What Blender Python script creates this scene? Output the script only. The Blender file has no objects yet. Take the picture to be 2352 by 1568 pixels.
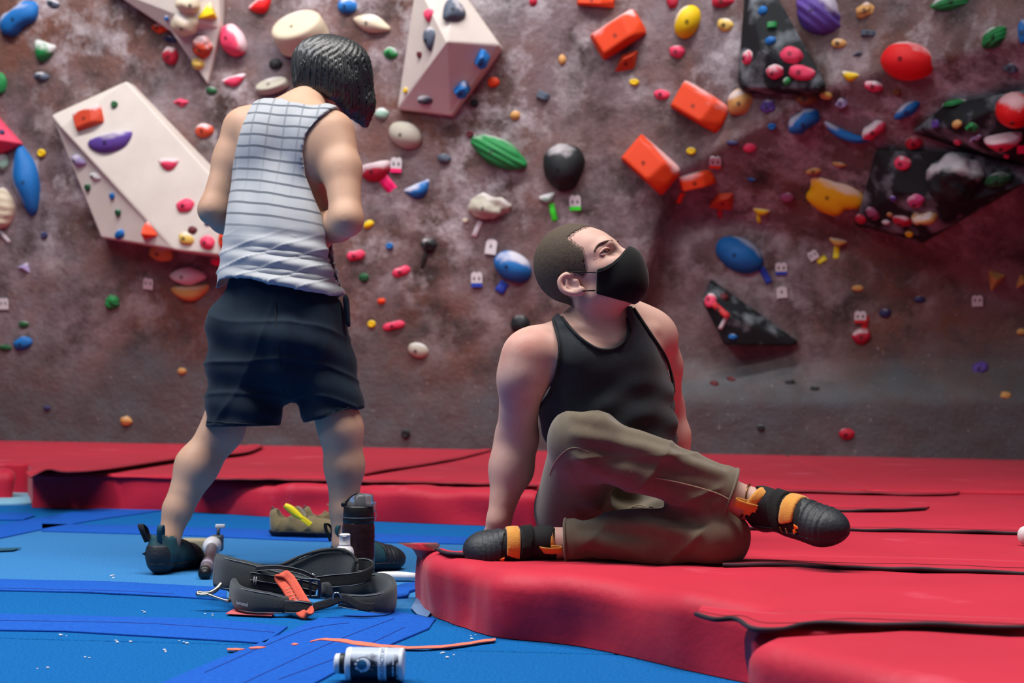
import bpy, bmesh, math, random
import numpy as np
from mathutils import Vector, Matrix, noise as mnoise
from mathutils.bvhtree import BVHTree

SC = bpy.context.scene
COL = SC.collection
# ------------------------------------------------------------------ camera
FPX = 3267.0                       # 50 mm on a 36 mm wide frame of 2352 px
CAM = Vector((0.0, 0.0, 0.54))
PITCH = math.atan(128.0 / FPX)
ROLL = math.radians(0.6)
camd = bpy.data.cameras.new('camera')
camo = bpy.data.objects.new('camera', camd)
COL.objects.link(camo)
camd.sensor_width = 36.0
camd.lens = 50.0
camd.clip_start = 0.05
camd.clip_end = 100.0
CROT = Matrix.Rotation(math.radians(90) + PITCH, 3, 'X') @ Matrix.Rotation(ROLL, 3, 'Z')
camo.matrix_world = Matrix.Translation(CAM) @ CROT.to_4x4()
camd.dof.use_dof = True
camd.dof.focus_distance = 3.55
camd.dof.aperture_fstop = 4.0
SC.camera = camo
# ------------------------------------------------------------------ world, lamps, exposure
SC.view_settings.view_transform = 'Standard'
SC.view_settings.look = 'None'
SC.view_settings.gamma = 1.0
SC.view_settings.use_curve_mapping = False
SC.view_settings.exposure = 0.0
world = bpy.data.worlds.new('gym_ambient')
SC.world = world
world.use_nodes = True
world.node_tree.nodes['Background'].inputs[0].default_value = (0.62, 0.70, 0.90, 1)
world.node_tree.nodes['Background'].inputs[1].default_value = 0.10


def ceiling_light(name, loc, sx, sy, power, col, tilt=0.0, tilty=0.0, spread=180):
    l = bpy.data.lights.new(name, 'AREA')
    l.shape = 'RECTANGLE'
    l.size, l.size_y = sx, sy
    l.energy = power
    l.color = col
    l.spread = math.radians(spread)
    o = bpy.data.objects.new(name, l)
    o.location = loc
    o.rotation_euler = (tilt, tilty, 0)
    COL.objects.link(o)
    return o


# rows of ceiling lamps of the hall, high above the mats
ceiling_light('ceiling_lamp_row', (-0.8, 3.0, 6.8), 7.0, 0.7, 395, (1.0, 0.96, 0.92), math.radians(2), 0, 125)
ceiling_light('ceiling_lamp_row', (-1.4, 7.2, 6.6), 7.0, 0.5, 225, (1.0, 0.96, 0.94), math.radians(46), 0, 95)
ceiling_light('ceiling_lamp_row', (-4.2, 2.8, 5.8), 0.7, 5.0, 230, (0.88, 0.92, 1.0), 0, math.radians(-30))


# ------------------------------------------------------------------ picking points of the place
def ray(px, py):
    return CROT @ Vector(((px - 1176.0) / FPX, -(py - 784.0) / FPX, -1.0))


def P(px, py, Y):
    d = ray(px, py)
    return CAM + d * (Y / d.y)


def G(px, py, z=0.0):
    d = ray(px, py)
    return CAM + d * ((z - CAM.z) / d.z)


CROTI = CROT.transposed()


def proj(p):
    q = CROTI @ (Vector(p) - CAM)
    return 1176.0 + q.x / -q.z * FPX, 784.0 - q.y / -q.z * FPX


def lerp(a, b, t):
    return a + (b - a) * t


def sstep(a, b, x):
    t = np.clip((x - a) / (b - a), 0, 1)
    return t * t * (3 - 2 * t)


# ------------------------------------------------------------------ materials
def lin(c):
    return tuple(((v / 12.92) if v <= 0.04045 else ((v + 0.055) / 1.055) ** 2.4) for v in c)


def rgb(r, g, b):
    return lin((r / 255.0, g / 255.0, b / 255.0))


MATS = {}


def material(name, col, rough=0.6, col2=None, nscale=20.0, ndetail=4.0, namt=0.5, bump=0.0, bscale=200.0,
             metal=0.0, spec=0.5, sheen=0.0, sss=0.0, trans=0.0, alpha=1.0, col3=None, n3scale=3.0, n3lo=0.55, n3hi=0.7,
             stretch=None, coat=0.0):
    if name in MATS:
        return MATS[name]
    m = bpy.data.materials.new(name)
    m.use_nodes = True
    nt = m.node_tree
    b = nt.nodes['Principled BSDF']
    b.inputs['Roughness'].default_value = rough
    b.inputs['Metallic'].default_value = metal
    b.inputs['Specular IOR Level'].default_value = spec
    b.inputs['Sheen Weight'].default_value = sheen
    b.inputs['Coat Weight'].default_value = coat
    if trans:
        b.inputs['Transmission Weight'].default_value = trans
        b.inputs['IOR'].default_value = 1.25
    if alpha < 1:
        b.inputs['Alpha'].default_value = alpha
    if sss:
        b.inputs['Subsurface Weight'].default_value = sss
        b.inputs['Subsurface Radius'].default_value = (1.0, 0.35, 0.2)
        b.inputs['Subsurface Scale'].default_value = 0.012
    tc = nt.nodes.new('ShaderNodeTexCoord')
    mp = nt.nodes.new('ShaderNodeMapping')
    nt.links.new(tc.outputs['Object'], mp.inputs[0])
    if stretch:
        mp.inputs['Scale'].default_value = stretch
    out = None
    if col2 is not None:
        n = nt.nodes.new('ShaderNodeTexNoise')
        n.inputs['Scale'].default_value = nscale
        n.inputs['Detail'].default_value = ndetail
        nt.links.new(mp.outputs[0], n.inputs['Vector'])
        r = nt.nodes.new('ShaderNodeValToRGB')
        r.color_ramp.elements[0].position = 0.5 - 0.5 * (1 - namt)
        r.color_ramp.elements[1].position = 0.5 + 0.5 * (1 - namt)
        r.color_ramp.elements[0].color = (*col, 1)
        r.color_ramp.elements[1].color = (*col2, 1)
        nt.links.new(n.outputs[0], r.inputs[0])
        out = r.outputs[0]
    if col3 is not None:
        n = nt.nodes.new('ShaderNodeTexNoise')
        n.inputs['Scale'].default_value = n3scale
        n.inputs['Detail'].default_value = 5.0
        nt.links.new(mp.outputs[0], n.inputs['Vector'])
        r = nt.nodes.new('ShaderNodeMapRange')
        r.inputs['From Min'].default_value = n3lo
        r.inputs['From Max'].default_value = n3hi
        nt.links.new(n.outputs[0], r.inputs[0])
        mx = nt.nodes.new('ShaderNodeMix')
        mx.data_type = 'RGBA'
        nt.links.new(r.outputs[0], mx.inputs[0])
        if out is not None:
            nt.links.new(out, mx.inputs[6])
        else:
            mx.inputs[6].default_value = (*col, 1)
        mx.inputs[7].default_value = (*col3, 1)
        out = mx.outputs[2]
    if out is not None:
        nt.links.new(out, b.inputs['Base Color'])
    else:
        b.inputs['Base Color'].default_value = (*col, 1)
    if bump:
        n = nt.nodes.new('ShaderNodeTexNoise')
        n.inputs['Scale'].default_value = bscale
        n.inputs['Detail'].default_value = 3.0
        nt.links.new(mp.outputs[0], n.inputs['Vector'])
        bp = nt.nodes.new('ShaderNodeBump')
        bp.inputs['Strength'].default_value = bump
        bp.inputs['Distance'].default_value = 0.01
        nt.links.new(n.outputs[0], bp.inputs['Height'])
        nt.links.new(bp.outputs[0], b.inputs['Normal'])
    MATS[name] = m
    return m


# ------------------------------------------------------------------ object helpers
def mesh_obj(name, verts, faces, mat=None, parent=None, smooth=True):
    me = bpy.data.meshes.new(name)
    me.from_pydata([tuple(v) for v in verts], [], [tuple(int(i) for i in f) for f in faces])
    me.update()
    return link_mesh(name, me, mat, parent, smooth)


def link_mesh(name, me, mat=None, parent=None, smooth=True):
    if smooth:
        me.polygons.foreach_set('use_smooth', [True] * len(me.polygons))
    if mat is not None:
        me.materials.append(mat)
    o = bpy.data.objects.new(name, me)
    COL.objects.link(o)
    if parent is not None:
        o.parent = parent
        o.matrix_parent_inverse = world_matrix(parent).inverted()
    return o


def world_matrix(o):
    m = o.matrix_basis.copy()
    if o.parent is not None:
        m = world_matrix(o.parent) @ o.matrix_parent_inverse @ m
    return m


def bm_obj(name, bm, mat=None, parent=None, smooth=False):
    me = bpy.data.meshes.new(name)
    bm.to_mesh(me)
    bm.free()
    return link_mesh(name, me, mat, parent, smooth)


def empty(name, loc, label, cat, group=None):
    o = bpy.data.objects.new(name, None)
    o.empty_display_size = 0.05
    o.location = loc
    COL.objects.link(o)
    return tag(o, label, cat, group)


def tag(o, label, cat, group=None, kind=None):
    if label:
        o['label'] = label
    if cat:
        o['category'] = cat
    if group:
        o['group'] = group
    if kind:
        o['kind'] = kind
    return o


def recenter(o):
    """move a mesh object's origin to the middle of its mesh"""
    me = o.data
    n = len(me.vertices)
    co = np.empty(n * 3)
    me.vertices.foreach_get('co', co)
    co = co.reshape(-1, 3)
    c = co.mean(0)
    me.vertices.foreach_set('co', (co - c).ravel())
    me.update()
    o.matrix_basis = o.matrix_basis @ Matrix.Translation(Vector(c))
    for ch in o.children:
        ch.matrix_parent_inverse = world_matrix(o).inverted()
    return o


def tube(name, pts, r, mat=None, parent=None, seg=8, closed=False, smooth=True, flat=1.0, caps=True):
    pts = [Vector(p) for p in pts]
    n = len(pts)
    rs = r if isinstance(r, (list, tuple)) else [r] * n
    vs, fs = [], []
    prev = None
    for i, p in enumerate(pts):
        if closed:
            d = pts[(i + 1) % n] - pts[i - 1]
        else:
            d = pts[min(i + 1, n - 1)] - pts[max(i - 1, 0)]
        d.normalize()
        if prev is None:
            a = Vector((0, 0, 1)) if abs(d.z) < 0.9 else Vector((1, 0, 0))
            prev = (a - d * a.dot(d)).normalized()
        prev = (prev - d * prev.dot(d)).normalized()
        q = d.cross(prev)
        for k in range(seg):
            t = 2 * math.pi * k / seg
            vs.append(p + prev * math.cos(t) * rs[i] * flat + q * math.sin(t) * rs[i])
    m = n if closed else n - 1
    for i in range(m):
        j = (i + 1) % n
        for k in range(seg):
            fs.append((i * seg + k, i * seg + (k + 1) % seg, j * seg + (k + 1) % seg, j * seg + k))
    if not closed and caps:
        fs.append(tuple(range(seg))[::-1])
        fs.append(tuple((n - 1) * seg + k for k in range(seg)))
    return mesh_obj(name, vs, fs, mat, parent, smooth)


def spline(pts, n=40, closed=False):
    """Catmull-Rom through pts"""
    pts = [Vector(p) for p in pts]
    out = []
    m = len(pts)
    segs = m if closed else m - 1
    for i in range(segs):
        if closed:
            a, b, c, d = pts[i - 1], pts[i], pts[(i + 1) % m], pts[(i + 2) % m]
        else:
            a, b, c, d = pts[max(i - 1, 0)], pts[i], pts[i + 1], pts[min(i + 2, m - 1)]
        k = max(2, int(n / segs))
        for j in range(k):
            t = j / k
            out.append(0.5 * ((2 * b) + (c - a) * t + (2 * a - 5 * b + 4 * c - d) * t * t + (3 * b - a - 3 * c + d) * t ** 3))
    if not closed:
        out.append(pts[-1])
    return out


def ribbon(name, pts, ups, width, thick, mat=None, parent=None, closed=False, smooth=True, bulge=0.0, nw=4):
    """a flat band along pts; ups gives the direction of its width; width may be a list"""
    pts = [Vector(p) for p in pts]
    n = len(pts)
    ws = width if isinstance(width, (list, tuple)) else [width] * n
    if isinstance(ups, Vector):
        ups = [ups] * n
    vs, fs = [], []
    ring = []
    for k in range(nw + 1):
        ring.append((k / nw - 0.5, 1))
    for k in range(nw, -1, -1):
        ring.append((k / nw - 0.5, -1))
    m = len(ring)
    for i, p in enumerate(pts):
        d = (pts[(i + 1) % n] - pts[i - 1]) if closed else (pts[min(i + 1, n - 1)] - pts[max(i - 1, 0)])
        d.normalize()
        u = (ups[i] - d * ups[i].dot(d)).normalized()
        q = d.cross(u)
        for (w, s) in ring:
            e = thick * (0.5 + bulge * (1 - (2 * w) ** 2)) * (1.0 if abs(w) < 0.49 else 0.55)
            vs.append(p + u * (w * ws[i]) + q * (s * e))
    mm = n if closed else n - 1
    for i in range(mm):
        j = (i + 1) % n
        for k in range(m):
            fs.append((i * m + k, i * m + (k + 1) % m, j * m + (k + 1) % m, j * m + k))
    if not closed:
        fs.append(tuple(range(m))[::-1])
        fs.append(tuple((n - 1) * m + k for k in range(m)))
    return mesh_obj(name, vs, fs, mat, parent, smooth)


def lathe(name, prof, base, axis, mat=None, parent=None, seg=32, smooth=True, caps=True):
    """prof: list of (radius, height) along axis from base"""
    axis = Vector(axis).normalized()
    a = Vector((1, 0, 0)) if abs(axis.x) < 0.8 else Vector((0, 0, 1))
    u = (a - axis * a.dot(axis)).normalized()
    v = axis.cross(u)
    vs, fs = [], []
    for (r, h) in prof:
        for k in range(seg):
            t = 2 * math.pi * k / seg
            vs.append(Vector(base) + axis * h + u * (r * math.cos(t)) + v * (r * math.sin(t)))
    for i in range(len(prof) - 1):
        for k in range(seg):
            fs.append((i * seg + k, i * seg + (k + 1) % seg, (i + 1) * seg + (k + 1) % seg, (i + 1) * seg + k))
    if caps:
        fs.append(tuple(range(seg))[::-1])
        fs.append(tuple((len(prof) - 1) * seg + k for k in range(seg)))
    o = mesh_obj(name, vs, fs, mat, parent, smooth)
    return o


def box(name, c, ax, half, mat=None, parent=None, bevel=0.0, smooth=False):
    """oriented box: centre, three axes, half sizes"""
    bm = bmesh.new()
    bmesh.ops.create_cube(bm, size=2.0)
    for v in bm.verts:
        q = Vector(c)
        for i in range(3):
            q = q + Vector(ax[i]) * (v.co[i] * half[i])
        v.co = q
    if bevel:
        bmesh.ops.bevel(bm, geom=list(bm.edges), offset=bevel, segments=2, affect='EDGES', profile=0.6)
    bmesh.ops.recalc_face_normals(bm, faces=bm.faces)
    return bm_obj(name, bm, mat, parent, smooth)


# ------------------------------------------------------------------ implicit surfaces
def V3(p):
    return np.array((p[0], p[1], p[2]), float)


def s_cone(a, b, ra, rb):
    a, b = V3(a), V3(b)
    ab = b - a
    L2 = max(ab @ ab, 1e-9)

    def f(p):
        t = np.clip(((p - a) @ ab) / L2, 0, 1)
        return np.linalg.norm(p - a - t[:, None] * ab, axis=1) - (ra + (rb - ra) * t)
    return f


def s_ecap(a, b, ra, rb, side, ratio, ratio2=None):
    """capsule with an elliptic section: radius r along side, r*ratio across"""
    a, b = V3(a), V3(b)
    ab = b - a
    L = math.sqrt(ab @ ab)
    ax = ab / L
    s = V3(side)
    s = s - ax * (s @ ax)
    s /= np.linalg.norm(s)
    w = np.cross(ax, s)
    ratio2 = ratio if ratio2 is None else ratio2

    def f(p):
        q = p - a
        h = q @ ax
        t = np.clip(h / L, 0, 1)
        over = h - t * L
        rt = ratio + (ratio2 - ratio) * t
        x, y = q @ s, (q @ w) / rt
        return (np.sqrt(x * x + y * y + over * over) - (ra + (rb - ra) * t)) * np.minimum(1, (rt + 1) * 0.5)
    return f


def s_ell(c, ax, rad):
    c = V3(c)
    A = np.array([V3(x) for x in ax])
    r = np.array(rad, float)

    def f(p):
        q = (p - c) @ A.T
        k0 = np.linalg.norm(q / r, axis=1)
        k1 = np.linalg.norm(q / (r * r), axis=1)
        return k0 * (k0 - 1) / np.maximum(k1, 1e-6)
    return f


def s_box(c, ax, half, rnd=0.0):
    c = V3(c)
    A = np.array([V3(x) for x in ax])
    h = np.array(half, float) - rnd

    def f(p):
        q = np.abs((p - c) @ A.T) - h
        return np.linalg.norm(np.maximum(q, 0), axis=1) + np.minimum(q.max(1), 0) - rnd
    return f


def s_plane(o, n):
    o, n = V3(o), V3(n)
    n = n / np.linalg.norm(n)
    return lambda p: (p - o) @ n


def smin(a, b, k):
    if k <= 0:
        return np.minimum(a, b)
    h = np.maximum(k - np.abs(a - b), 0) / k
    return np.minimum(a, b) - h * h * k * 0.25


def s_union(items, k=0.03):
    """items: functions or (function, k)"""
    def f(p):
        d = None
        for it in items:
            g, kk = it if isinstance(it, tuple) else (it, k)
            e = g(p)
            d = e if d is None else smin(d, e, kk)
        return d
    return f


def s_sub(f0, g, k=0.01):
    return lambda p: -smin(-f0(p), g(p), k)


def s_and(*fs):
    def f(p):
        d = fs[0](p)
        for g in fs[1:]:
            d = np.maximum(d, g(p))
        return d
    return f


def s_off(f0, e):
    return lambda p: f0(p) - e


def s_shell(f0, outer, inner):
    return lambda p: np.maximum(f0(p) - outer, -(f0(p) - inner))


def poly2(pts, i=0, j=2):
    """signed distance to a polygon in the coordinate plane (i, j), endless along the third axis"""
    pts = np.array(pts, float)

    def f(p):
        q = p[:, (i, j)]
        d = np.full(len(q), 1e9)
        sgn = np.ones(len(q))
        n = len(pts)
        for a in range(n):
            A, B = pts[a], pts[a - 1]
            e = B - A
            w = q - A
            t = np.clip((w @ e) / (e @ e), 0, 1)
            b = w - t[:, None] * e
            d = np.minimum(d, (b * b).sum(1))
            c1 = q[:, 1] >= A[1]
            c2 = q[:, 1] < B[1]
            c3 = e[0] * w[:, 1] > e[1] * w[:, 0]
            flip = (c1 & c2 & c3) | (~c1 & ~c2 & ~c3)
            sgn = np.where(flip, -sgn, sgn)
        return sgn * np.sqrt(d)
    return f


def s_rot(f0, M, o):
    """evaluate f0 in the local frame with rows M at origin o"""
    M = np.array([V3(x) for x in M])
    o = V3(o)
    return lambda p: f0((p - o) @ M.T)


def polygonise(f, lo, hi, h):
    """surface nets over a sparse band around the surface"""
    lo, hi = V3(lo), V3(hi)
    K = 4
    nb = np.maximum(np.ceil((hi - lo) / (h * K)).astype(int), 1) + 1
    cg = [lo[i] + (np.arange(nb[i]) + 0.5) * h * K - h * 0.5 for i in range(3)]
    X = np.stack(np.meshgrid(*cg, indexing='ij'), -1).reshape(-1, 3)
    dc = f(X).reshape(nb)
    near = np.abs(dc) < h * K * 1.6
    full = np.repeat(np.repeat(np.repeat(dc, K, 0), K, 1), K, 2)
    mask = np.repeat(np.repeat(np.repeat(near, K, 0), K, 1), K, 2)
    idx = np.argwhere(mask)
    pts = lo + idx * h
    vals = np.empty(len(pts))
    for s in range(0, len(pts), 400000):
        vals[s:s + 400000] = f(pts[s:s + 400000])
    full[mask] = vals
    D = full
    S = D < 0
    n0, n1, n2 = D.shape
    cnt = np.zeros((n0 - 1, n1 - 1, n2 - 1), int)
    for a in (0, 1):
        for b in (0, 1):
            for c in (0, 1):
                cnt += S[a:n0 - 1 + a, b:n1 - 1 + b, c:n2 - 1 + c]
    act = (cnt > 0) & (cnt < 8)
    cells = np.argwhere(act)
    vid = np.full(act.shape, -1, int)
    vid[act] = np.arange(len(cells))
    acc = np.zeros((len(cells), 3))
    num = np.zeros(len(cells))
    corners = [(a, b, c) for a in (0, 1) for b in (0, 1) for c in (0, 1)]
    for ca in corners:
        for ax in range(3):
            if ca[ax]:
                continue
            cb = list(ca)
            cb[ax] = 1
            va = D[cells[:, 0] + ca[0], cells[:, 1] + ca[1], cells[:, 2] + ca[2]]
            vb = D[cells[:, 0] + cb[0], cells[:, 1] + cb[1], cells[:, 2] + cb[2]]
            cr = (va < 0) != (vb < 0)
            t = np.where(cr, va / np.where(np.abs(va - vb) < 1e-12, 1, va - vb), 0)
            pnt = np.tile(np.array(ca, float), (len(cells), 1))
            pnt[:, ax] += t
            acc += np.where(cr[:, None], pnt, 0)
            num += cr
    verts = lo + (cells + acc / np.maximum(num, 1)[:, None]) * h
    quads = []
    for ax in range(3):
        o1, o2 = (ax + 1) % 3, (ax + 2) % 3
        sl0 = [slice(1, -1)] * 3
        sl1 = [slice(1, -1)] * 3
        sl0[ax] = slice(0, -1)
        sl1[ax] = slice(1, None)
        a, b = S[tuple(sl0)], S[tuple(sl1)]
        for (m, rev) in ((a & ~b, False), (~a & b, True)):
            e = np.argwhere(m)
            if not len(e):
                continue
            e = e + 1
            e[:, ax] -= 1
            q = []
            for (d1, d2) in ((0, 0), (-1, 0), (-1, -1), (0, -1)):
                c = e.copy()
                c[:, o1] += d1
                c[:, o2] += d2
                q.append(vid[c[:, 0], c[:, 1], c[:, 2]])
            q = np.stack(q, 1)
            quads.append(q if not rev else q[:, ::-1])
    quads = np.concatenate(quads) if quads else np.zeros((0, 4), int)
    quads = quads[(quads >= 0).all(1)]
    return verts, quads


def relax(verts, quads, it=1, lam=0.5):
    n = len(verts)
    ed = np.concatenate([quads[:, (0, 1)], quads[:, (1, 2)], quads[:, (2, 3)], quads[:, (3, 0)]])
    deg = np.bincount(ed[:, 0], minlength=n) + np.bincount(ed[:, 1], minlength=n)
    for _ in range(it):
        acc = np.zeros_like(verts)
        for c in range(3):
            acc[:, c] = np.bincount(ed[:, 0], verts[ed[:, 1], c], n) + np.bincount(ed[:, 1], verts[ed[:, 0], c], n)
        verts = verts * (1 - lam) + lam * acc / np.maximum(deg, 1)[:, None]
    return verts


def np_mesh(name, verts, quads, mat=None, parent=None, smooth=True):
    me = bpy.data.meshes.new(name)
    nq = len(quads)
    me.vertices.add(len(verts))
    me.vertices.foreach_set('co', np.asarray(verts, dtype=np.float32).ravel())
    me.loops.add(nq * 4)
    me.loops.foreach_set('vertex_index', np.asarray(quads, dtype=np.int32).ravel())
    me.polygons.add(nq)
    me.polygons.foreach_set('loop_start', np.arange(0, nq * 4, 4, dtype=np.int32))
    me.update(calc_edges=True)
    me.validate()
    return link_mesh(name, me, mat, parent, smooth)


def sdf_obj(name, f, lo, hi, h, mat=None, parent=None, it=1, disp=None):
    v, q = polygonise(f, lo, hi, h)
    v = relax(v, q, it)
    if disp is not None:
        e = 0.002
        g = np.stack([f(v + np.eye(3)[i] * e) - f(v - np.eye(3)[i] * e) for i in range(3)], 1)
        g /= np.maximum(np.linalg.norm(g, axis=1), 1e-9)[:, None]
        v = v + g * disp(v)[:, None]
    return np_mesh(name, v, q, mat, parent)


def wave(p, d, freq, ph=0.0, warp=0.0, wfreq=4.0):
    """fold pattern: ridges across direction d"""
    d = V3(d)
    d = d / np.linalg.norm(d)
    w = warp * (np.sin(p[:, 0] * wfreq + 1.3) + np.sin(p[:, 2] * wfreq * 1.37 + p[:, 1] * wfreq * 0.8))
    return np.sin((p @ d) * freq + ph + w)


def crease(p, d, freq, ph=0.0, warp=0.0, wfreq=4.0):
    """narrow raised creases between flat stretches"""
    return (1 - np.abs(wave(p, d, freq * .5, ph, warp, wfreq))) ** 4 - .15


random.seed(7)
# ================================================================== SETTING: climbing wall
WL = P(0, 1010, 11.0)
WR = P(2352, 1052, 9.4)
WT = Vector((WR.x - WL.x, WR.y - WL.y, 0)).normalized()
WN = Vector((WT.y, -WT.x, 0))
LEAN = math.tan(math.radians(7.0))


def interp(x, tab):
    return np.interp(x, [t[0] for t in tab], [t[1] for t in tab])


def wall_protrusion(x, y):
    """how far the wall stands out, by where it is seen from the photographer's spot"""
    A = interp(x, [(1440, 470), (1560, 400), (1900, 235), (2352, 175), (2800, 140)])
    B = interp(x, [(1440, 480), (1525, 480), (1700, 505), (1950, 565), (2352, 690), (2800, 760)])
    Pm = interp(x, [(1440, 0.0), (1600, 0.09), (2000, 0.62), (2352, 1.20), (2800, 1.5)])
    edge = interp(y, [(300, 1500), (470, 1525), (700, 1465), (860, 1400), (950, 1380)])
    rec = 0.28 * sstep(edge - 6, edge + 22, x) * (1 - sstep(820, 930, y))
    up = Pm * (1 - 0.35 * np.clip((A - y) / 420.0, 0, 1.5))
    t = np.clip((y - A) / np.maximum(B - A, 1), 0, 1)
    return np.where(y < A, up, np.where(y > B, -rec, up * (1 - t) - rec * t))


def build_wall():
    nu, nz = 400, 170
    us = np.linspace(-2.0, 10.4, nu)
    zs = np.linspace(-0.02, 5.0, nz)
    vs = []
    for z in zs:
        for u in us:
            p = WL + WT * u
            p = Vector((p.x, p.y, z)) + WN * (z * LEAN)
            px, py = proj(p)
            e = float(wall_protrusion(np.array([px]), np.array([py]))[0])
            q = Vector((u * 1.0, z * 1.0, 0))
            e += 0.020 * mnoise.noise(q * 1.7) + 0.008 * mnoise.noise(q * 6.0) + 0.004 * mnoise.noise(q * 15)
            vs.append(p + WN * e)
    fs = []
    for j in range(nz - 1):
        for i in range(nu - 1):
            a = j * nu + i
            fs.append((a, a + 1, a + nu + 1, a + nu))
    return vs, fs


def wall_material():
    m = bpy.data.materials.new('textured_climbing_wall')
    m.use_nodes = True
    nt = m.node_tree
    N, L = nt.nodes, nt.links
    b = N['Principled BSDF']
    b.inputs['Roughness'].default_value = 0.85
    b.inputs['Specular IOR Level'].default_value = 0.25
    tc = N.new('ShaderNodeTexCoord')

    def noise(scale, detail, rough=0.55, dist=0.0):
        n = N.new('ShaderNodeTexNoise')
        n.inputs['Scale'].default_value = scale
        n.inputs['Detail'].default_value = detail
        n.inputs['Roughness'].default_value = rough
        n.inputs['Distortion'].default_value = dist
        L.new(tc.outputs['Object'], n.inputs['Vector'])
        return n.outputs[0]

    def rng(s, a, b_, c=0.0, d=1.0):
        r = N.new('ShaderNodeMapRange')
        r.inputs['From Min'].default_value = a
        r.inputs['From Max'].default_value = b_
        r.inputs['To Min'].default_value = c
        r.inputs['To Max'].default_value = d
        L.new(s, r.inputs[0])
        return r.outputs[0]

    def mix(f, a, c):
        x = N.new('ShaderNodeMix')
        x.data_type = 'RGBA'
        L.new(f, x.inputs[0])
        for s, v in ((6, a), (7, c)):
            if isinstance(v, tuple):
                x.inputs[s].default_value = (*v, 1)
            else:
                L.new(v, x.inputs[s])
        return x.outputs[2]

    def mul(a, c):
        x = N.new('ShaderNodeMath')
        x.operation = 'MULTIPLY'
        for i, v in enumerate((a, c)):
            if isinstance(v, float):
                x.inputs[i].default_value = v
            else:
                L.new(v, x.inputs[i])
        return x.outputs[0]

    brown = rgb(112, 74, 62)
    dark = rgb(62, 50, 48)
    mauve = rgb(128, 116, 122)
    chalk = rgb(204, 198, 204)
    grey = rgb(88, 93, 98)
    c = mix(rng(noise(0.9, 4, 0.6, 0.3), 0.38, 0.64), brown, mauve)
    c = mix(rng(noise(2.9, 7, 0.68), 0.45, 0.66), c, dark)
    c = mix(mul(rng(noise(1.9, 5, 0.6), 0.50, 0.72), rng(noise(7.0, 4, 0.6), 0.30, 0.65)), c, rgb(112, 72, 56))
    # chalk left by hands, thicker where the climbs go
    sx = N.new('ShaderNodeSeparateXYZ')
    L.new(tc.outputs['Object'], sx.inputs[0])
    hi = rng(sx.outputs[2], 0.7, 2.0)
    ch = mul(rng(noise(3.8, 7, 0.68), 0.49, 0.68), rng(noise(1.1, 3), 0.34, 0.60))
    c = mix(mul(mul(ch, rng(hi, 0, 1, 0.30, 0.95)), 0.9), c, chalk)
    # the foot of the wall is bare grey concrete-coloured texture
    low = rng(sx.outputs[2], 1.10, 0.50)
    lx = N.new('ShaderNodeMath')
    lx.operation = 'ADD'
    L.new(low, lx.inputs[0])
    L.new(rng(noise(1.6, 4), 0.3, 0.7, -0.35, 0.35), lx.inputs[1])
    lx.use_clamp = True
    c = mix(lx.outputs[0], c, mix(rng(noise(4.0, 5), 0.35, 0.65), rgb(86, 80, 82), grey))
    # grit
    c = mix(rng(noise(60, 3, 0.7), 0.62, 0.72, 0, 0.5), c, dark)
    c = mix(rng(noise(45, 3, 0.7), 0.66, 0.76, 0, 0.7), c, chalk)
    L.new(c, b.inputs['Base Color'])
    bp = N.new('ShaderNodeBump')
    bp.inputs['Strength'].default_value = 0.55
    bp.inputs['Distance'].default_value = 0.02
    L.new(noise(26, 5, 0.65), bp.inputs['Height'])
    L.new(bp.outputs[0], b.inputs['Normal'])
    return m


wv, wf = build_wall()
wall = mesh_obj('wall_back', wv, wf, wall_material())
tag(wall, 'tall textured brown climbing wall with grey foot behind the mats', 'wall', kind='structure')
WALL_BVH = BVHTree.FromPolygons(wv, wf)
SURF = [WALL_BVH]


def hit(px, py, only_wall=False):
    d = ray(px, py).normalized()
    best = None
    for t in (SURF[:1] if only_wall else SURF):
        loc, nrm, _, dist = t.ray_cast(CAM, d)
        if loc is not None and (best is None or dist < best[2]):
            best = (loc, nrm, dist, t is SURF[0])
    return best


def WP(px, py, prot=0.0):
    """point seen at px,py standing prot metres out of the wall"""
    h = hit(px, py, True)
    d = ray(px, py).normalized()
    c = max(0.3, abs(d.dot(WN)))
    return h[0] - d * (prot / c)


# ================================================================== SETTING: blue floor
m_blue = material('blue_carpet', rgb(0, 80, 152), 0.95, rgb(26, 116, 186), 170, 4, 0.45, 0.6, 400, spec=0.1)
m_blue2 = material('dusty_blue_carpet', rgb(34, 108, 176), 0.95, rgb(76, 144, 200), 170, 4, 0.45, 0.6, 400, spec=0.1)
m_strip = material('blue_strip_fabric', rgb(10, 74, 168), 0.8, rgb(24, 92, 186), 90, 3, 0.4, 0.25, 420, spec=0.15)
m_lightblue = material('light_blue_foam', rgb(120, 178, 208), 0.8, rgb(140, 192, 214), 40, 2, 0.4)
m_under = material('dark_subfloor', rgb(14, 30, 70), 0.9)

floor = mesh_obj('floor', [(-9, 0.2, -0.03), (9, 0.2, -0.03), (9, 13, -0.03), (-9, 13, -0.03)], [(0, 1, 2, 3)], m_under, smooth=False)
tag(floor, 'hall floor laid with blue carpeted foam panels', 'floor', kind='structure')


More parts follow.
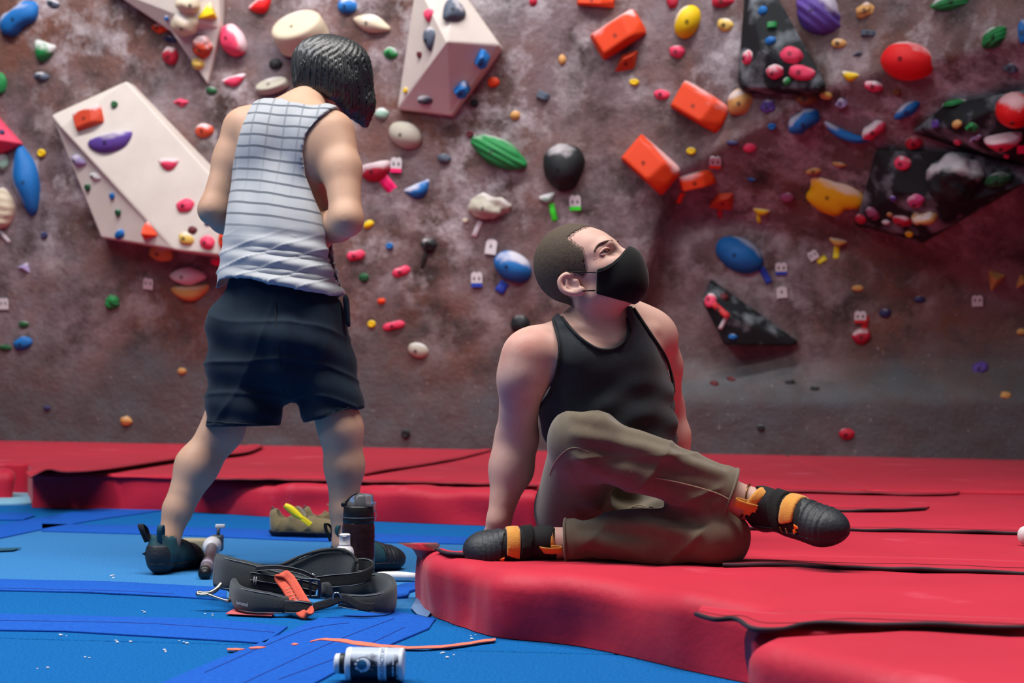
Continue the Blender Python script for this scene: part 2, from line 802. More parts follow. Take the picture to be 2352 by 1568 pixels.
def slab(name, outline, z0, z1, mat, parent=None, rnd=0.006, nr=3, wob=0.0, dens=0.06, seed=0, tight=None):
    """a mat: dense outline, rounded upper edge, flat or softly uneven top"""
    pts = []
    n = len(outline)
    for i in range(n):
        a, b = Vector(outline[i][:2]), Vector(outline[(i + 1) % n][:2])
        k = max(1, int((b - a).length / dens))
        for j in range(k):
            pts.append(a.lerp(b, j / k))
    ar = sum(pts[i].x * pts[(i + 1) % len(pts)].y - pts[(i + 1) % len(pts)].x * pts[i].y for i in range(len(pts)))
    if ar < 0:
        pts.reverse()
    m = len(pts)
    nrm = []
    for i in range(m):
        d = (pts[(i + 1) % m] - pts[i - 1]).normalized()
        nrm.append(Vector((-d.y, d.x)))
    # edges that butt against a neighbour are rounded only slightly
    rr = []
    for q in pts:
        k = 1.0
        for line in (tight or []):
            for a, b in zip(line[:-1], line[1:]):
                a2, b2 = Vector(a[:2]), Vector(b[:2])
                t = max(0, min(1, (q - a2).dot(b2 - a2) / max((b2 - a2).length_squared, 1e-9)))
                if (q - a2.lerp(b2, t)).length < 0.03:
                    k = 0.22
        rr.append(k)
    rr = [(rr[i - 2] + rr[i - 1] + rr[i] + rr[(i + 1) % m] + rr[(i + 2) % m]) / 5 for i in range(m)]
    prof = [(0.0, z0), (0.0, lerp(z0, z1 - rnd, 0.35)), (0.0, lerp(z0, z1 - rnd, 0.7))]
    for k in range(nr + 1):
        t = math.pi / 2 * k / nr
        prof.append((rnd * (1 - math.cos(t)), z1 - rnd + rnd * math.sin(t)))
    vs, fs = [], []
    for (ins, z_) in prof:
        for i in range(m):
            q = pts[i] + nrm[i] * (ins * rr[i])
            z = z_ if z_ <= z1 - rnd + 1e-6 else z1 - (z1 - z_) * rr[i]
            if z_ <= z1 - rnd + 1e-6 and z_ > z0:
                z = z0 + (z_ - z0) * (z1 - rnd * rr[i] - z0) / (z1 - rnd - z0)
            w = wob * mnoise.noise(Vector((pts[i].x * 5 + seed, pts[i].y * 5, z * 6))) + \
                0.5 * wob * mnoise.noise(Vector((pts[i].x * 17 + seed, pts[i].y * 17, z * 3))) if wob else 0
            q = q - nrm[i] * (w * (0.35 if z < z0 + .01 else 1.0))
            zz = z
            if wob and z > z0 + 0.01:
                zz += 0.35 * w
            vs.append((q.x, q.y, zz))
    for r in range(len(prof) - 1):
        for i in range(m):
            j = (i + 1) % m
            fs.append((r * m + i, r * m + j, (r + 1) * m + j, (r + 1) * m + i))
    fs.append(tuple((len(prof) - 1) * m + i for i in range(m)))
    bm = bmesh.new()
    bv = [bm.verts.new(v) for v in vs]
    for f in fs:
        try:
            bm.faces.new([bv[i] for i in f])
        except ValueError:
            pass
    big = [f for f in bm.faces if len(f.verts) > 4]
    bmesh.ops.triangulate(bm, faces=big)
    for f in bm.faces:
        f.smooth = f.normal.z < 0.98 or nr > 3
    o = bm_obj(name, bm, mat, parent, False)
    for p in o.data.polygons:
        p.use_smooth = True
    return o


def px_outline(pts, z=0.0):
    return [G(x, y, z) for (x, y) in pts]


# carpet panels meet under the bright seam strips
def line_y(p, q, x):
    return lerp(p[1], q[1], (x - p[0]) / (q[0] - p[0]))


seams = [((0, 1465), (640, 1482)), ((0, 1352), (500, 1376)), ((0, 1206), (1060, 1238))]
wl, wr = [], []
for (a, b) in seams:
    A, B = G(*a), G(*b)
    d = (B - A) / (B.x - A.x)
    wl.append(A + d * (-6.0 - A.x))
    wr.append(A + d * (4.0 - A.x))
near = [Vector((-6, 0.3, 0)), Vector((4, 0.3, 0))]
far = [Vector((-6, 10.6, 0)), Vector((4, 8.3, 0))]
rows = [near] + [[wl[i], wr[i]] for i in range(3)] + [far]
gap = Vector((0, 0.004, 0))
pan = []
for i in range(4):
    a, b = rows[i], rows[i + 1]
    o = slab('carpet_panel', [a[0] + gap, a[1] + gap, b[1] - gap, b[0] - gap], -0.028, 0.0, m_blue2 if i == 2 else m_blue, floor, 0.004, 2, 0, 0.5)


def strip(pts, label, h=0.005, mat=None, name='seam_strip'):
    o = slab(name, px_outline(pts), 0.0005, h, mat or m_strip, None, 0.002, 2, 0.004, 0.04, len(label))
    recenter(o)
    tag(o, label, 'seam strip', 'blue fabric strips over the carpet seams')
    return o


s1 = strip([(330, 1590), (470, 1530), (640, 1462), (730, 1424), (900, 1405), (1000, 1424), (985, 1446), (900, 1482), (800, 1530), (690, 1590)],
           'wide blue fabric strip running diagonally under the lying chalk bottle')
s2 = strip([(-40, 1412), (300, 1420), (480, 1424), (660, 1442), (610, 1480), (420, 1468), (150, 1452), (-40, 1449)],
           'wrinkled blue fabric strip second from the bottom left corner')
s3 = strip([(-40, 1332), (250, 1338), (520, 1352), (520, 1380), (390, 1371), (200, 1362), (-40, 1357)],
           'blue fabric strip just below the standing climber\'s heel')
s4 = strip([(95, 1205), (300, 1208), (700, 1221), (1075, 1236), (1075, 1251), (700, 1243), (400, 1230), (95, 1221)],
           'narrow blue fabric strip running behind the brush and olive shoe')
s5 = strip([(-40, 1212), (60, 1196), (200, 1172), (330, 1158), (385, 1158), (370, 1174), (240, 1192), (112, 1214), (-40, 1246)],
           'blue fabric strip slanting up toward the red mat at far left')
for s, rails in ((s1, ([(470, 1544), (690, 1450), (800, 1430)], [(560, 1568), (760, 1476), (905, 1420)], [(640, 1560), (800, 1500), (930, 1440)])),
                 (s2, ([(-20, 1424), (300, 1430), (480, 1440), (630, 1452)],)),
                 (s3, ([(-20, 1350), (250, 1356), (400, 1364)],))):
    for r in rails:
        pts = spline([G(x, y, 0.0052) for (x, y) in r], 30)
        tube('stitching', pts, 0.0012, material('blue_thread', rgb(8, 48, 140), 0.8), s, 5)

# ================================================================== red crash mats
ZM = 0.15
m_red = material('red_mat_vinyl', rgb(180, 12, 44), 0.60, rgb(198, 24, 56), 3.0, 4, 0.35, 0.10, 60, spec=0.35, sheen=0.12,
                 col3=rgb(226, 110, 130), n3scale=2.6, n3lo=0.64, n3hi=0.86)
m_flapedge = material('black_flap_edge', rgb(34, 20, 34), 0.8)


def red_mat(outline, label, rnd=0.045, z1=ZM, wob=0.02, seed=1, tight=None):
    o = slab('crash_mat', outline, 0.002, z1, m_red, None, rnd, 6, wob, 0.045, seed, tight)
    recenter(o)
    return tag(o, label, 'crash mat', 'red crash mats')


def seam_world(px_pts, z, x0=None, x1=None):
    pts = [G(x, y, z) for x, y in px_pts]
    if x0 is not None:
        d = (pts[1] - pts[0]) / (pts[1].x - pts[0].x)
        pts.insert(0, pts[0] + d * (x0 - pts[0].x))
    if x1 is not None:
        d = (pts[-1] - pts[-2]) / (pts[-1].x - pts[-2].x)
        pts.append(pts[-1] + d * (x1 - pts[-1].x))
    return pts


g8 = Vector((0, 0.004, 0))
S1 = seam_world([(985, 1258), (1650, 1299), (2352, 1317)], ZM, None, 2.2)
S2 = seam_world([(1240, 1206), (1690, 1214), (2352, 1225)], ZM, None, 3.0)
S4 = seam_world([(1240, 1116), (1700, 1127), (2352, 1136)], ZM, None, 4.2)
SAB = seam_world([(1745, 1452), (2352, 1442)], ZM, None, 2.2)
frontA = spline([G(x, y, 0) for x, y in [(955, 1372), (966, 1394), (1000, 1418), (1060, 1442), (1140, 1464), (1300, 1482), (1450, 1510), (1600, 1545), (1722, 1572)]], 48)
matA = red_mat(frontA + [v + g8 for v in SAB] + [v - g8 for v in S1[::-1]],
               'red crash mat the masked climber sits on', 0.05, wob=0.022, seed=3, tight=[S1, SAB])
bc = Vector((0.388, SAB[0].y - 0.03, 0))
matB = red_mat([Vector((0.385, bc.y - 0.05, 0)), Vector((0.46, 2.20, 0)), Vector((0.545, 2.06, 0)), Vector((0.63, 1.96, 0)), Vector((0.95, 1.62, 0)),
                Vector((1.6, 1.2, 0)), Vector((2.2, 1.2, 0))] + [v - g8 for v in SAB[::-1]][:-1] + [Vector((0.43, bc.y, 0))],
               'red crash mat cut off by the bottom right corner', 0.05, wob=0.015, seed=9, tight=[SAB])
xC = 0.10
i1 = [v for v in S1 if v.x > xC]
s1y = lambda x: np.interp(x, [v.x for v in S1], [v.y for v in S1])
s2y = lambda x: np.interp(x, [v.x for v in S2], [v.y for v in S2])
s4y = lambda x: np.interp(x, [v.x for v in S4], [v.y for v in S4])
matC = red_mat([Vector((xC, s1y(xC) + 0.004, 0))] + [v + g8 for v in i1] + [v - g8 for v in S2[::-1] if v.x > xC] + [Vector((xC, s2y(xC) - 0.004, 0))],
               'long red crash mat directly behind the seated climber', 0.02, wob=0.006, seed=5)
i2 = [v for v in S2 if v.x > 0.12]
matD = red_mat([Vector((0.12, s2y(0.12) + 0.004, 0))] + [v + g8 for v in i2] + [v - g8 for v in S4[::-1] if v.x > 0.12] + [Vector((0.12, s4y(0.12) - 0.004, 0))],
               'red crash mat two seams behind the crossed climbing shoe', 0.02, wob=0.006, seed=6)
frontE = [G(x, y, 0) for x, y in [(74, 1160), (200, 1164), (420, 1174), (600, 1186), (900, 1199), (1240, 1213)]]
SE = seam_world([(76, 1092), (430, 1099), (840, 1104), (1240, 1116)], ZM)
matE = red_mat(frontE + [v - g8 for v in SE[::-1]], 'red crash mat edge behind the standing climber\'s legs', 0.05, wob=0.03, seed=11, tight=[SE])
baseW = lambda x: WL.y + (x - WL.x) / WT.x * WT.y + 0.05
xs = P(1842, 1100, 7.5).x
matF = red_mat([v + g8 for v in SE] + [Vector((xs - 0.42 - 0.6, s4y(xs - 0.42 - 0.6), 0))] + [Vector((xs - 0.004, s4y(xs) + 0.01, 0)), Vector((xs + 0.35, baseW(xs + 0.35), 0)), Vector((-5.4, baseW(-5.4), 0)), Vector((-5.0, 7.6, 0)), Vector((SE[0].x - 0.3, 7.5, 0))],
               'deep red crash mat along the foot of the wall, left part', 0.015, 0.165, 0.006, seed=12)
matH = red_mat([Vector((xs + 0.004, s4y(xs) + 0.01, 0))] + [v + g8 for v in S4 if v.x > xs + 0.1] + [Vector((5.2, baseW(5.2), 0)), Vector((xs + 0.36, baseW(xs + 0.36), 0))],
               'deep red crash mat along the foot of the wall, right part', 0.015, 0.165, 0.006, seed=13)
gx = G(28, 1140, 0.0)
matG = red_mat([gx, G(30, 1148, 0), G(-160, 1150, 0), G(-400, 1150, 0), Vector((-5.0, 7.55, 0)), Vector((G(28, 1140).x - 0.25, 7.45, 0))],
               'red crash mat end at the far left behind a dark gap', 0.06, wob=0.03, seed=15)
o = slab('foam_edge', px_outline([(-60, 1161), (72, 1159), (70, 1133), (-60, 1140)]), 0.0, 0.012, m_lightblue, None, 0.004, 2)
recenter(o)
tag(o, 'pale blue foam piece poking out under the far left red mat', 'foam')


# flaps that cover the seams of the red mats
def flap(edge_px, back_px, label, z=ZM, lift=0.012, curl=None, edge=True, mat=None, under=True, dark=True):
    """edge_px: visible loose edge; back_px: where the flap is sewn down"""
    E = spline([G(x, y, z + lift) for x, y in edge_px], 60)
    B = spline([G(x, y, z + 0.006) for x, y in back_px], 60)
    n = min(len(E), len(B))
    rows, vs, fs = 6, [], []
    for i in range(n):
        a = E[int(i * (len(E) - 1) / (n - 1))]
        b = B[int(i * (len(B) - 1) / (n - 1))]
        for r in range(rows + 1):
            t = r / rows
            q = b.lerp(a, t)
            q.z = z + 0.006 + lift * t * t + 0.004 * mnoise.noise(Vector((a.x * 9, t * 2, len(label)))) * t
            vs.append(q)
    m = rows + 1
    for i in range(n - 1):
        for r in range(rows):
            fs.append((i * m + r, i * m + r + 1, (i + 1) * m + r + 1, (i + 1) * m + r))
    top = list(vs)
    k = len(vs)
    vs = vs + [v - Vector((0, 0, 0.004)) for v in top]
    fs = fs + [tuple(reversed([j + k for j in f])) for f in fs]
    for i in range(n - 1):
        a, b = i * m + rows, (i + 1) * m + rows
        fs.append((a, b, b + k, a + k))
        a, b = i * m, (i + 1) * m
        fs.append((b, a, a + k, b + k))
    o = mesh_obj('seam_flap', vs, fs, mat or m_red)
    recenter(o)
    tag(o, label, 'seam flap', 'red seam flaps')
    if edge:
        tube('edge_binding', [top[i * m + rows] - Vector((0, 0.002, 0.004)) for i in range(n)], 0.0045 if dark else 0.003, m_flapedge if dark else material('dark_red_binding', rgb(120, 8, 34), .7), o, 6)
    st = [top[i * m + 4] + Vector((0, 0, 0.0005)) for i in range(n)]
    tube('stitching', st, 0.0011, material('dark_red_thread', rgb(110, 6, 30), 0.8), o, 5)
    return o


flap([(1598, 1412), (1640, 1424), (1690, 1424), (1728, 1446), (1790, 1448), (1870, 1434), (2050, 1436), (2360, 1444)],
     [(1612, 1390), (1700, 1400), (1740, 1404), (1790, 1406), (1900, 1404), (2050, 1408), (2150, 1412), (2360, 1420)],
     'curled red seam flap with black edge at the lower right', lift=0.010)
flap([(1660, 1298), (1800, 1300), (1900, 1304), (2120, 1310), (2360, 1318)],
     [(1660, 1276), (1800, 1275), (1900, 1276), (2120, 1280), (2360, 1288)],
     'flat stitched red seam flap right of the seated climber\'s knee', lift=0.004)
flap([(1690, 1214), (1900, 1216), (2100, 1220), (2360, 1226)],
     [(1690, 1200), (1900, 1203), (2100, 1206), (2360, 1212)],
     'red seam flap level with the raised climbing shoe', lift=0.004)
flap([(1860, 1170), (1960, 1173), (2060, 1172), (2125, 1169)],
     [(1860, 1158), (1960, 1160), (2060, 1161), (2135, 1162)],
     'short red seam flap ending right of the raised climbing shoe', lift=0.005)
flap([(1690, 1126), (1900, 1131), (2120, 1137), (2200, 1134)],
     [(1690, 1112), (1900, 1118), (2120, 1124), (2210, 1124)],
     'red seam flap where the wall mat begins at right', lift=0.006, dark=False)
flap([(1002, 1262), (1022, 1271), (1048, 1274), (1085, 1276)], [(1014, 1258), (1030, 1263), (1054, 1266), (1088, 1268)],
     'small red flap with black edge by the pointed toe of the shoe', lift=0.008)
flap([(70, 1098), (110, 1080), (160, 1086), (250, 1078), (430, 1052), (560, 1040), (605, 1024)],
     [(60, 1082), (110, 1070), (170, 1074), (250, 1064), (430, 1040), (540, 1026), (590, 1018)],
     'rumpled red seam flap at the left beyond the standing climber', z=0.165, lift=0.02, dark=False)
flap([(836, 1090), (920, 1076), (1040, 1056), (1130, 1034)], [(836, 1082), (920, 1067), (1030, 1047), (1120, 1028)],
     'thin red seam flap between the two climbers', z=0.165, lift=0.008, dark=False)
flap([(435, 1100), (640, 1103), (840, 1107), (1040, 1111), (1235, 1117)], [(435, 1088), (640, 1091), (840, 1094), (1040, 1098), (1235, 1104)],
     'long red seam flap behind both climbers at shin height', z=0.152, lift=0.008, dark=False)
# ================================================================== volumes and holds on the wall
def plywood(name, c, c2, chalk=None, amt=(0.56, 0.74), scale=7.0, rough=0.75):
    return material(name, c, rough, c2, 5.0, 4, 0.3, 0.15, 90, spec=0.3, col3=chalk, n3scale=scale, n3lo=amt[0], n3hi=amt[1])


m_white = plywood('cream_plywood', rgb(196, 186, 178), rgb(212, 204, 196))
m_black = plywood('black_plywood', rgb(16, 20, 24), rgb(30, 35, 40), rgb(134, 142, 150), (0.50, 0.72), 6.0)
m_pinkvol = plywood('pink_plywood', rgb(220, 62, 92), rgb(226, 80, 108))
m_boltdark = material('dark_bolt', rgb(44, 40, 42), 0.5, metal=0.6)


def volume(verts, faces, label, mat, bevel=0.012):
    """verts: (px, py, metres out of the wall); the rim is carried back into the wall"""
    top = [WP(x, y, p) for (x, y, p) in verts]
    bm = bmesh.new()
    bv = [bm.verts.new(v) for v in top]
    for f in faces:
        bm.faces.new([bv[i] for i in f])
    rim = [e for e in bm.edges if e.is_boundary]
    r = bmesh.ops.extrude_edge_only(bm, edges=rim)
    for g in r['geom']:
        if isinstance(g, bmesh.types.BMVert):
            k = min(range(len(top)), key=lambda i: (top[i] - g.co).length)
            p = verts[k][2]
            g.co = g.co - WN * (p + 0.10)
    bmesh.ops.recalc_face_normals(bm, faces=bm.faces)
    ve = [v.co.copy() for v in bm.verts]
    sharp = [e for e in bm.edges if not e.is_boundary]
    bmesh.ops.bevel(bm, geom=sharp, offset=bevel, segments=2, affect='EDGES', profile=0.5)
    bmesh.ops.recalc_face_normals(bm, faces=bm.faces)
    c = sum((f.normal.dot(WN) * f.calc_area() for f in bm.faces))
    if c < 0:
        bmesh.ops.reverse_faces(bm, faces=bm.faces)
    bm.verts.index_update()
    SURF.append(BVHTree.FromBMesh(bm))
    o = bm_obj('wall_volume', bm, mat, None, False)
    recenter(o)
    return tag(o, label, 'volume', 'wooden volumes on the wall')


volume([(118, 264, .06), (290, 186, .10), (560, 486, .30), (560, 592, .34), (402, 573, .36), (232, 545, .16), (138, 292, .17)],
       [(6, 1, 0), (6, 4, 3, 2, 1), (0, 5, 4, 6)], 'long cream wedge volume beside the standing climber', m_white)
volume([(955, -40, .20), (1045, -40, .22), (1147, 103, .12), (1036, 264, .06), (912, 249, .05), (1026, 97, .36)],
       [(0, 1, 5, 4), (1, 2, 5), (5, 2, 3, 4)], 'cream faceted volume with blue and grey holds at top centre', m_white)
volume([(240, -30, .08), (392, 72, .12), (476, 193, .03), (506, 60, .05), (505, -30, .08), (425, -30, .26), (418, 40, .24)],
       [(0, 1, 6, 5), (1, 2, 3, 6), (6, 3, 4, 5)], 'cream kite volume cut off by the top edge at left', m_white)
volume([(1712, -40, .10), (1768, -40, .10), (1898, 194, .14), (1880, 206, .15), (1702, 202, .15), (1694, 186, .12), (1748, 110, .24)],
       [(0, 6, 5), (0, 1, 6), (1, 2, 6), (6, 2, 3), (6, 3, 4), (6, 4, 5)], 'tall black triangular volume near the top right', m_black)
volume([(2012, 344, .08), (2230, 350, .06), (2420, 392, .10), (2330, 428, .22), (2126, 548, .24), (1966, 512, .12), (2060, 440, .26), (2200, 470, .30)],
       [(0, 6, 5), (0, 1, 7, 6), (1, 2, 3, 7), (7, 3, 4), (6, 7, 4), (5, 6, 4)], 'broad black volume carrying a huge dark rock hold at right', m_black)
volume([(2096, 300, .05), (2172, 240, .06), (2400, 196, .10), (2400, 380, .16), (2240, 338, .16), (2200, 290, .22)],
       [(0, 1, 5), (1, 2, 5), (2, 3, 5), (3, 4, 5), (4, 0, 5)], 'black volume under the red hold at the right edge', m_black)
volume([(1632, 640, .04), (1834, 784, .05), (1820, 793, .07), (1664, 792, .20), (1612, 690, .14), (1650, 712, .24)],
       [(0, 5, 4), (0, 1, 5), (5, 1, 2), (5, 2, 3), (4, 5, 3)], 'small black volume low beneath the round blue hold', m_black)
volume([(-40, 236, .06), (46, 329, .05), (-40, 366, .05), (-10, 320, .16)],
       [(0, 3, 1), (3, 2, 1)], 'pink volume tip poking in at the left edge', m_pinkvol)

CHALK = rgb(214, 208, 212)
COLS = {
    'blue': rgb(20, 104, 176), 'navy': rgb(48, 50, 92), 'slate': rgb(74, 84, 100), 'green': rgb(30, 128, 66), 'dgreen': rgb(28, 84, 48),
    'mint': rgb(138, 172, 156), 'yellow': rgb(224, 188, 10), 'pyellow': rgb(214, 182, 92), 'gold': rgb(222, 164, 8), 'orange': rgb(222, 66, 22),
    'dorange': rgb(190, 62, 34), 'red': rgb(226, 22, 26), 'crimson': rgb(176, 28, 54), 'pink': rgb(222, 62, 98), 'mauve': rgb(140, 66, 100),
    'magenta': rgb(190, 62, 120), 'purple': rgb(92, 66, 150), 'lavender': rgb(158, 146, 190), 'cream': rgb(198, 184, 160), 'stone': rgb(172, 166, 152),
    'tan': rgb(196, 146, 84), 'brown': rgb(112, 66, 36), 'black': rgb(24, 29, 33), 'maroon': rgb(92, 30, 38), 'white': rgb(206, 204, 206),
}


def hold_mat(c, chalk):
    """coloured resin with chalk rubbed into its gripping side"""
    key = 'resin_%s_%d' % (c, int(chalk * 10))
    if key in MATS:
        return MATS[key]
    m = bpy.data.materials.new(key)
    m.use_nodes = True
    nt = m.node_tree
    b = nt.nodes['Principled BSDF']
    b.inputs['Roughness'].default_value = 0.62
    b.inputs['Specular IOR Level'].default_value = 0.35
    tc = nt.nodes.new('ShaderNodeTexCoord')
    oi = nt.nodes.new('ShaderNodeObjectInfo')
    ad = nt.nodes.new('ShaderNodeVectorMath')
    ad.operation = 'ADD'
    mu = nt.nodes.new('ShaderNodeVectorMath')
    mu.operation = 'SCALE'
    mu.inputs['Scale'].default_value = 9.0
    cb = nt.nodes.new('ShaderNodeCombineXYZ')
    nt.links.new(oi.outputs['Random'], cb.inputs[0])
    nt.links.new(oi.outputs['Random'], cb.inputs[1])
    nt.links.new(cb.outputs[0], mu.inputs[0])
    nt.links.new(tc.outputs['Generated'], ad.inputs[0])
    nt.links.new(mu.outputs[0], ad.inputs[1])
    n = nt.nodes.new('ShaderNodeTexNoise')
    n.inputs['Scale'].default_value = 1.5
    n.inputs['Detail'].default_value = 3.0
    nt.links.new(ad.outputs[0], n.inputs['Vector'])
    sp = nt.nodes.new('ShaderNodeSeparateXYZ')
    nt.links.new(tc.outputs['Generated'], sp.inputs[0])
    a = nt.nodes.new('ShaderNodeMath')
    a.operation = 'MULTIPLY_ADD'
    nt.links.new(n.outputs[0], a.inputs[0])
    a.inputs[1].default_value = 1.3
    nt.links.new(sp.outputs[1], a.inputs[2])
    r = nt.nodes.new('ShaderNodeMapRange')
    r.inputs['From Min'].default_value = 1.55 - 0.55 * chalk
    r.inputs['From Max'].default_value = 1.78 - 0.55 * chalk
    r.inputs['To Max'].default_value = min(1.0, 0.45 + 0.6 * chalk)
    nt.links.new(a.outputs[0], r.inputs[0])
    mx = nt.nodes.new('ShaderNodeMix')
    mx.data_type = 'RGBA'
    nt.links.new(r.outputs[0], mx.inputs[0])
    mx.inputs[6].default_value = (*COLS[c], 1)
    mx.inputs[7].default_value = (*CHALK, 1)
    nt.links.new(mx.outputs[2], b.inputs['Base Color'])
    bp = nt.nodes.new('ShaderNodeBump')
    bp.inputs['Strength'].default_value = 0.2
    n2 = nt.nodes.new('ShaderNodeTexNoise')
    n2.inputs['Scale'].default_value = 120.0
    nt.links.new(tc.outputs['Object'], n2.inputs['Vector'])
    bp.inputs['Distance'].default_value = 0.004
    nt.links.new(n2.outputs[0], bp.inputs['Height'])
    nt.links.new(bp.outputs[0], b.inputs['Normal'])
    MATS[key] = m
    return m


def ico(sub):
    bm = bmesh.new()
    bmesh.ops.create_icosphere(bm, subdivisions=sub, radius=1.0)
    v = np.array([x.co[:] for x in bm.verts])
    f = [tuple(y.index for y in x.verts) for x in bm.faces]
    bm.free()
    return v, f


ICO = {2: ico(2), 3: ico(3), 4: ico(4)}


def hull(pts, bev):
    bm = bmesh.new()
    for p in pts:
        bm.verts.new(p)
    bmesh.ops.convex_hull(bm, input=list(bm.verts))
    bmesh.ops.dissolve_limit(bm, angle_limit=0.02, verts=bm.verts, edges=bm.edges)
    bmesh.ops.bevel(bm, geom=list(bm.edges), offset=bev, segments=2, affect='EDGES', profile=0.6)
    bmesh.ops.recalc_face_normals(bm, faces=bm.faces)
    return bm


def hold_mesh(shape, a, b, c, seed):
    """mesh of a hold: a, b half width and half height on the wall, c height out of it"""
    rnd = random.Random(seed)
    if shape in ('block', 'wedge', 'pyr', 'cup'):
        if shape == 'block':      # long faceted box, one end chamfered
            pts = [(-1, -.75, 0), (-1, .75, 0), (1, -.8, 0), (1, .8, 0), (-.8, -.62, .8), (-.85, .55, .7), (.35, -.62, 1.0), (.45, .45, .95), (.95, -.2, .55),
                   (.9, .5, .45), (.8, -.7, .5)]
        elif shape == 'wedge':    # low roof
            pts = [(-1, -.2, 0), (-.1, .95, 0), (1, .5, 0), (.1, -1, 0), (-.05, .2, 1), (.35, .1, .9)]
        elif shape == 'pyr':
            pts = [(-1, -.9, 0), (1, -.55, 0), (.15, 1, 0), (.1, -.2, 1.0), (.0, .3, .7)]
        else:                     # cup: tapered faceted stub
            pts = [(math.cos(t) * (.55 if math.sin(t) > 0 else 1), math.sin(t), 0) for t in np.linspace(0, 2 * math.pi, 8)[:-1]] + \
                  [(math.cos(t) * .62 * (.6 if math.sin(t) > 0 else 1), math.sin(t) * .7 - .1, 1) for t in np.linspace(.3, 2 * math.pi + .3, 7)[:-1]]
        bm = hull([(x * a, y * b, z * c - (0.01 if z == 0 else 0)) for x, y, z in pts], 0.035 * min(a, b) * 3)
        me = bpy.data.meshes.new('h')
        bm.to_mesh(me)
        bm.free()
        return me, False
    if shape in ('drum', 'nub'):
        seg = 28 if shape == 'drum' else 12
        prof = ([(1, -.1), (1, .5), (.97, .86), (.9, .97), (.78, 1.0), (0.0, 1.0)] if shape == 'drum' else
                [(1, -.15), (.95, .5), (.8, .85), (.5, .95), (.34, .8), (0, .72)])
        vs, fs = [], []
        for (r, h) in prof:
            for k in range(seg):
                t = 2 * math.pi * k / seg
                vs.append((math.cos(t) * r * a, math.sin(t) * r * b, h * c))
        for i in range(len(prof) - 1):
            for k in range(seg):
                fs.append((i * seg + k, i * seg + (k + 1) % seg, (i + 1) * seg + (k + 1) % seg, (i + 1) * seg + k))
        me = bpy.data.meshes.new('h')
        me.from_pydata(vs, [], fs)
        return me, True
    big = max(a, b) > 0.05
    v, f = ICO[4 if big and shape in ('rib', 'rock') else 3 if max(a, b) > 0.03 else 2]
    v = v.copy()
    x, y, z = v[:, 0].copy(), v[:, 1].copy(), v[:, 2].copy()
    amp = {'blob': .10, 'rock': .17, 'smooth': .03}.get(shape, .06)
    if shape == 'crescent':            # a smile-shaped jug, horns up
        X = x
        Y = y * (1 - .35 * x * x) * .85 + .65 * x * x - .25
        Z = z * (1 - .3 * x * x)
    elif shape == 'almond':
        X, Y, Z = x, y * (1 - .45 * np.abs(x) ** 1.5), z * (1 - .25 * np.abs(x))
    elif shape == 'leaf':              # heart or leaf pointing down
        X, Y, Z = x * (.55 + .45 * np.clip(y + .45, -.55, 1)), y, z * .9
    elif shape == 'moon':              # half moon, flat side up
        X, Y, Z = x, np.where(y > 0, y * .25, y * 1.3) + .35, z
    elif shape == 'log':
        s = np.sign(x) * np.abs(x) ** .7
        X, Y, Z = s, np.sign(y) * np.abs(y) ** .8 * (1 - .28 * np.cos(s * 3.1) ** 2), z
    elif shape == 'sheet':             # torn-edged plate
        t = np.arctan2(y, x)
        k = 1 + .16 * np.sin(3 * t + .6) + .10 * np.sin(5 * t + 2)
        X, Y, Z = np.sign(x) * np.abs(x) ** .75 * k, np.sign(y) * np.abs(y) ** .75 * k, np.sign(z) * np.abs(z) ** .6
    elif shape == 'horn':              # long hooked horn
        X, Y, Z = x, y * (.42 - .16 * x) + .55 * x * x - .42 * x - .2, z * (.75 - .2 * x)
    elif shape == 'tri':               # rounded triangle boss, point down
        X, Y, Z = x * (.88 + .20 * y), y, np.sign(z) * np.abs(z) ** .8
    elif shape == 'rib':
        X, Y, Z = x, y * (1 - .3 * np.abs(x) ** 2), z
    else:
        X, Y, Z = x, y, z
    for i in range(len(v)):
        q = Vector((x[i] * 1.6 + seed, y[i] * 1.6, z[i] * 1.6 + seed * .37))
        e = 1 + amp * mnoise.noise(q) * 1.6 + (amp * .5 * mnoise.noise(q * 3) if shape == 'rock' else 0)
        X[i] *= e
        Y[i] *= e
        Z[i] *= e
    if shape == 'rib':
        k = np.sin(Y * 16 + X * 1.5) * .10 * np.clip(Z + .4, 0, 1)
        Z = Z + k
    Z = np.maximum(Z, -.12)
    me = bpy.data.meshes.new('h')
    me.from_pydata([(X[i] * a, Y[i] * b, Z[i] * c) for i in range(len(v))], [], f)
    return me, True


NH = [0]
m_grip = {}


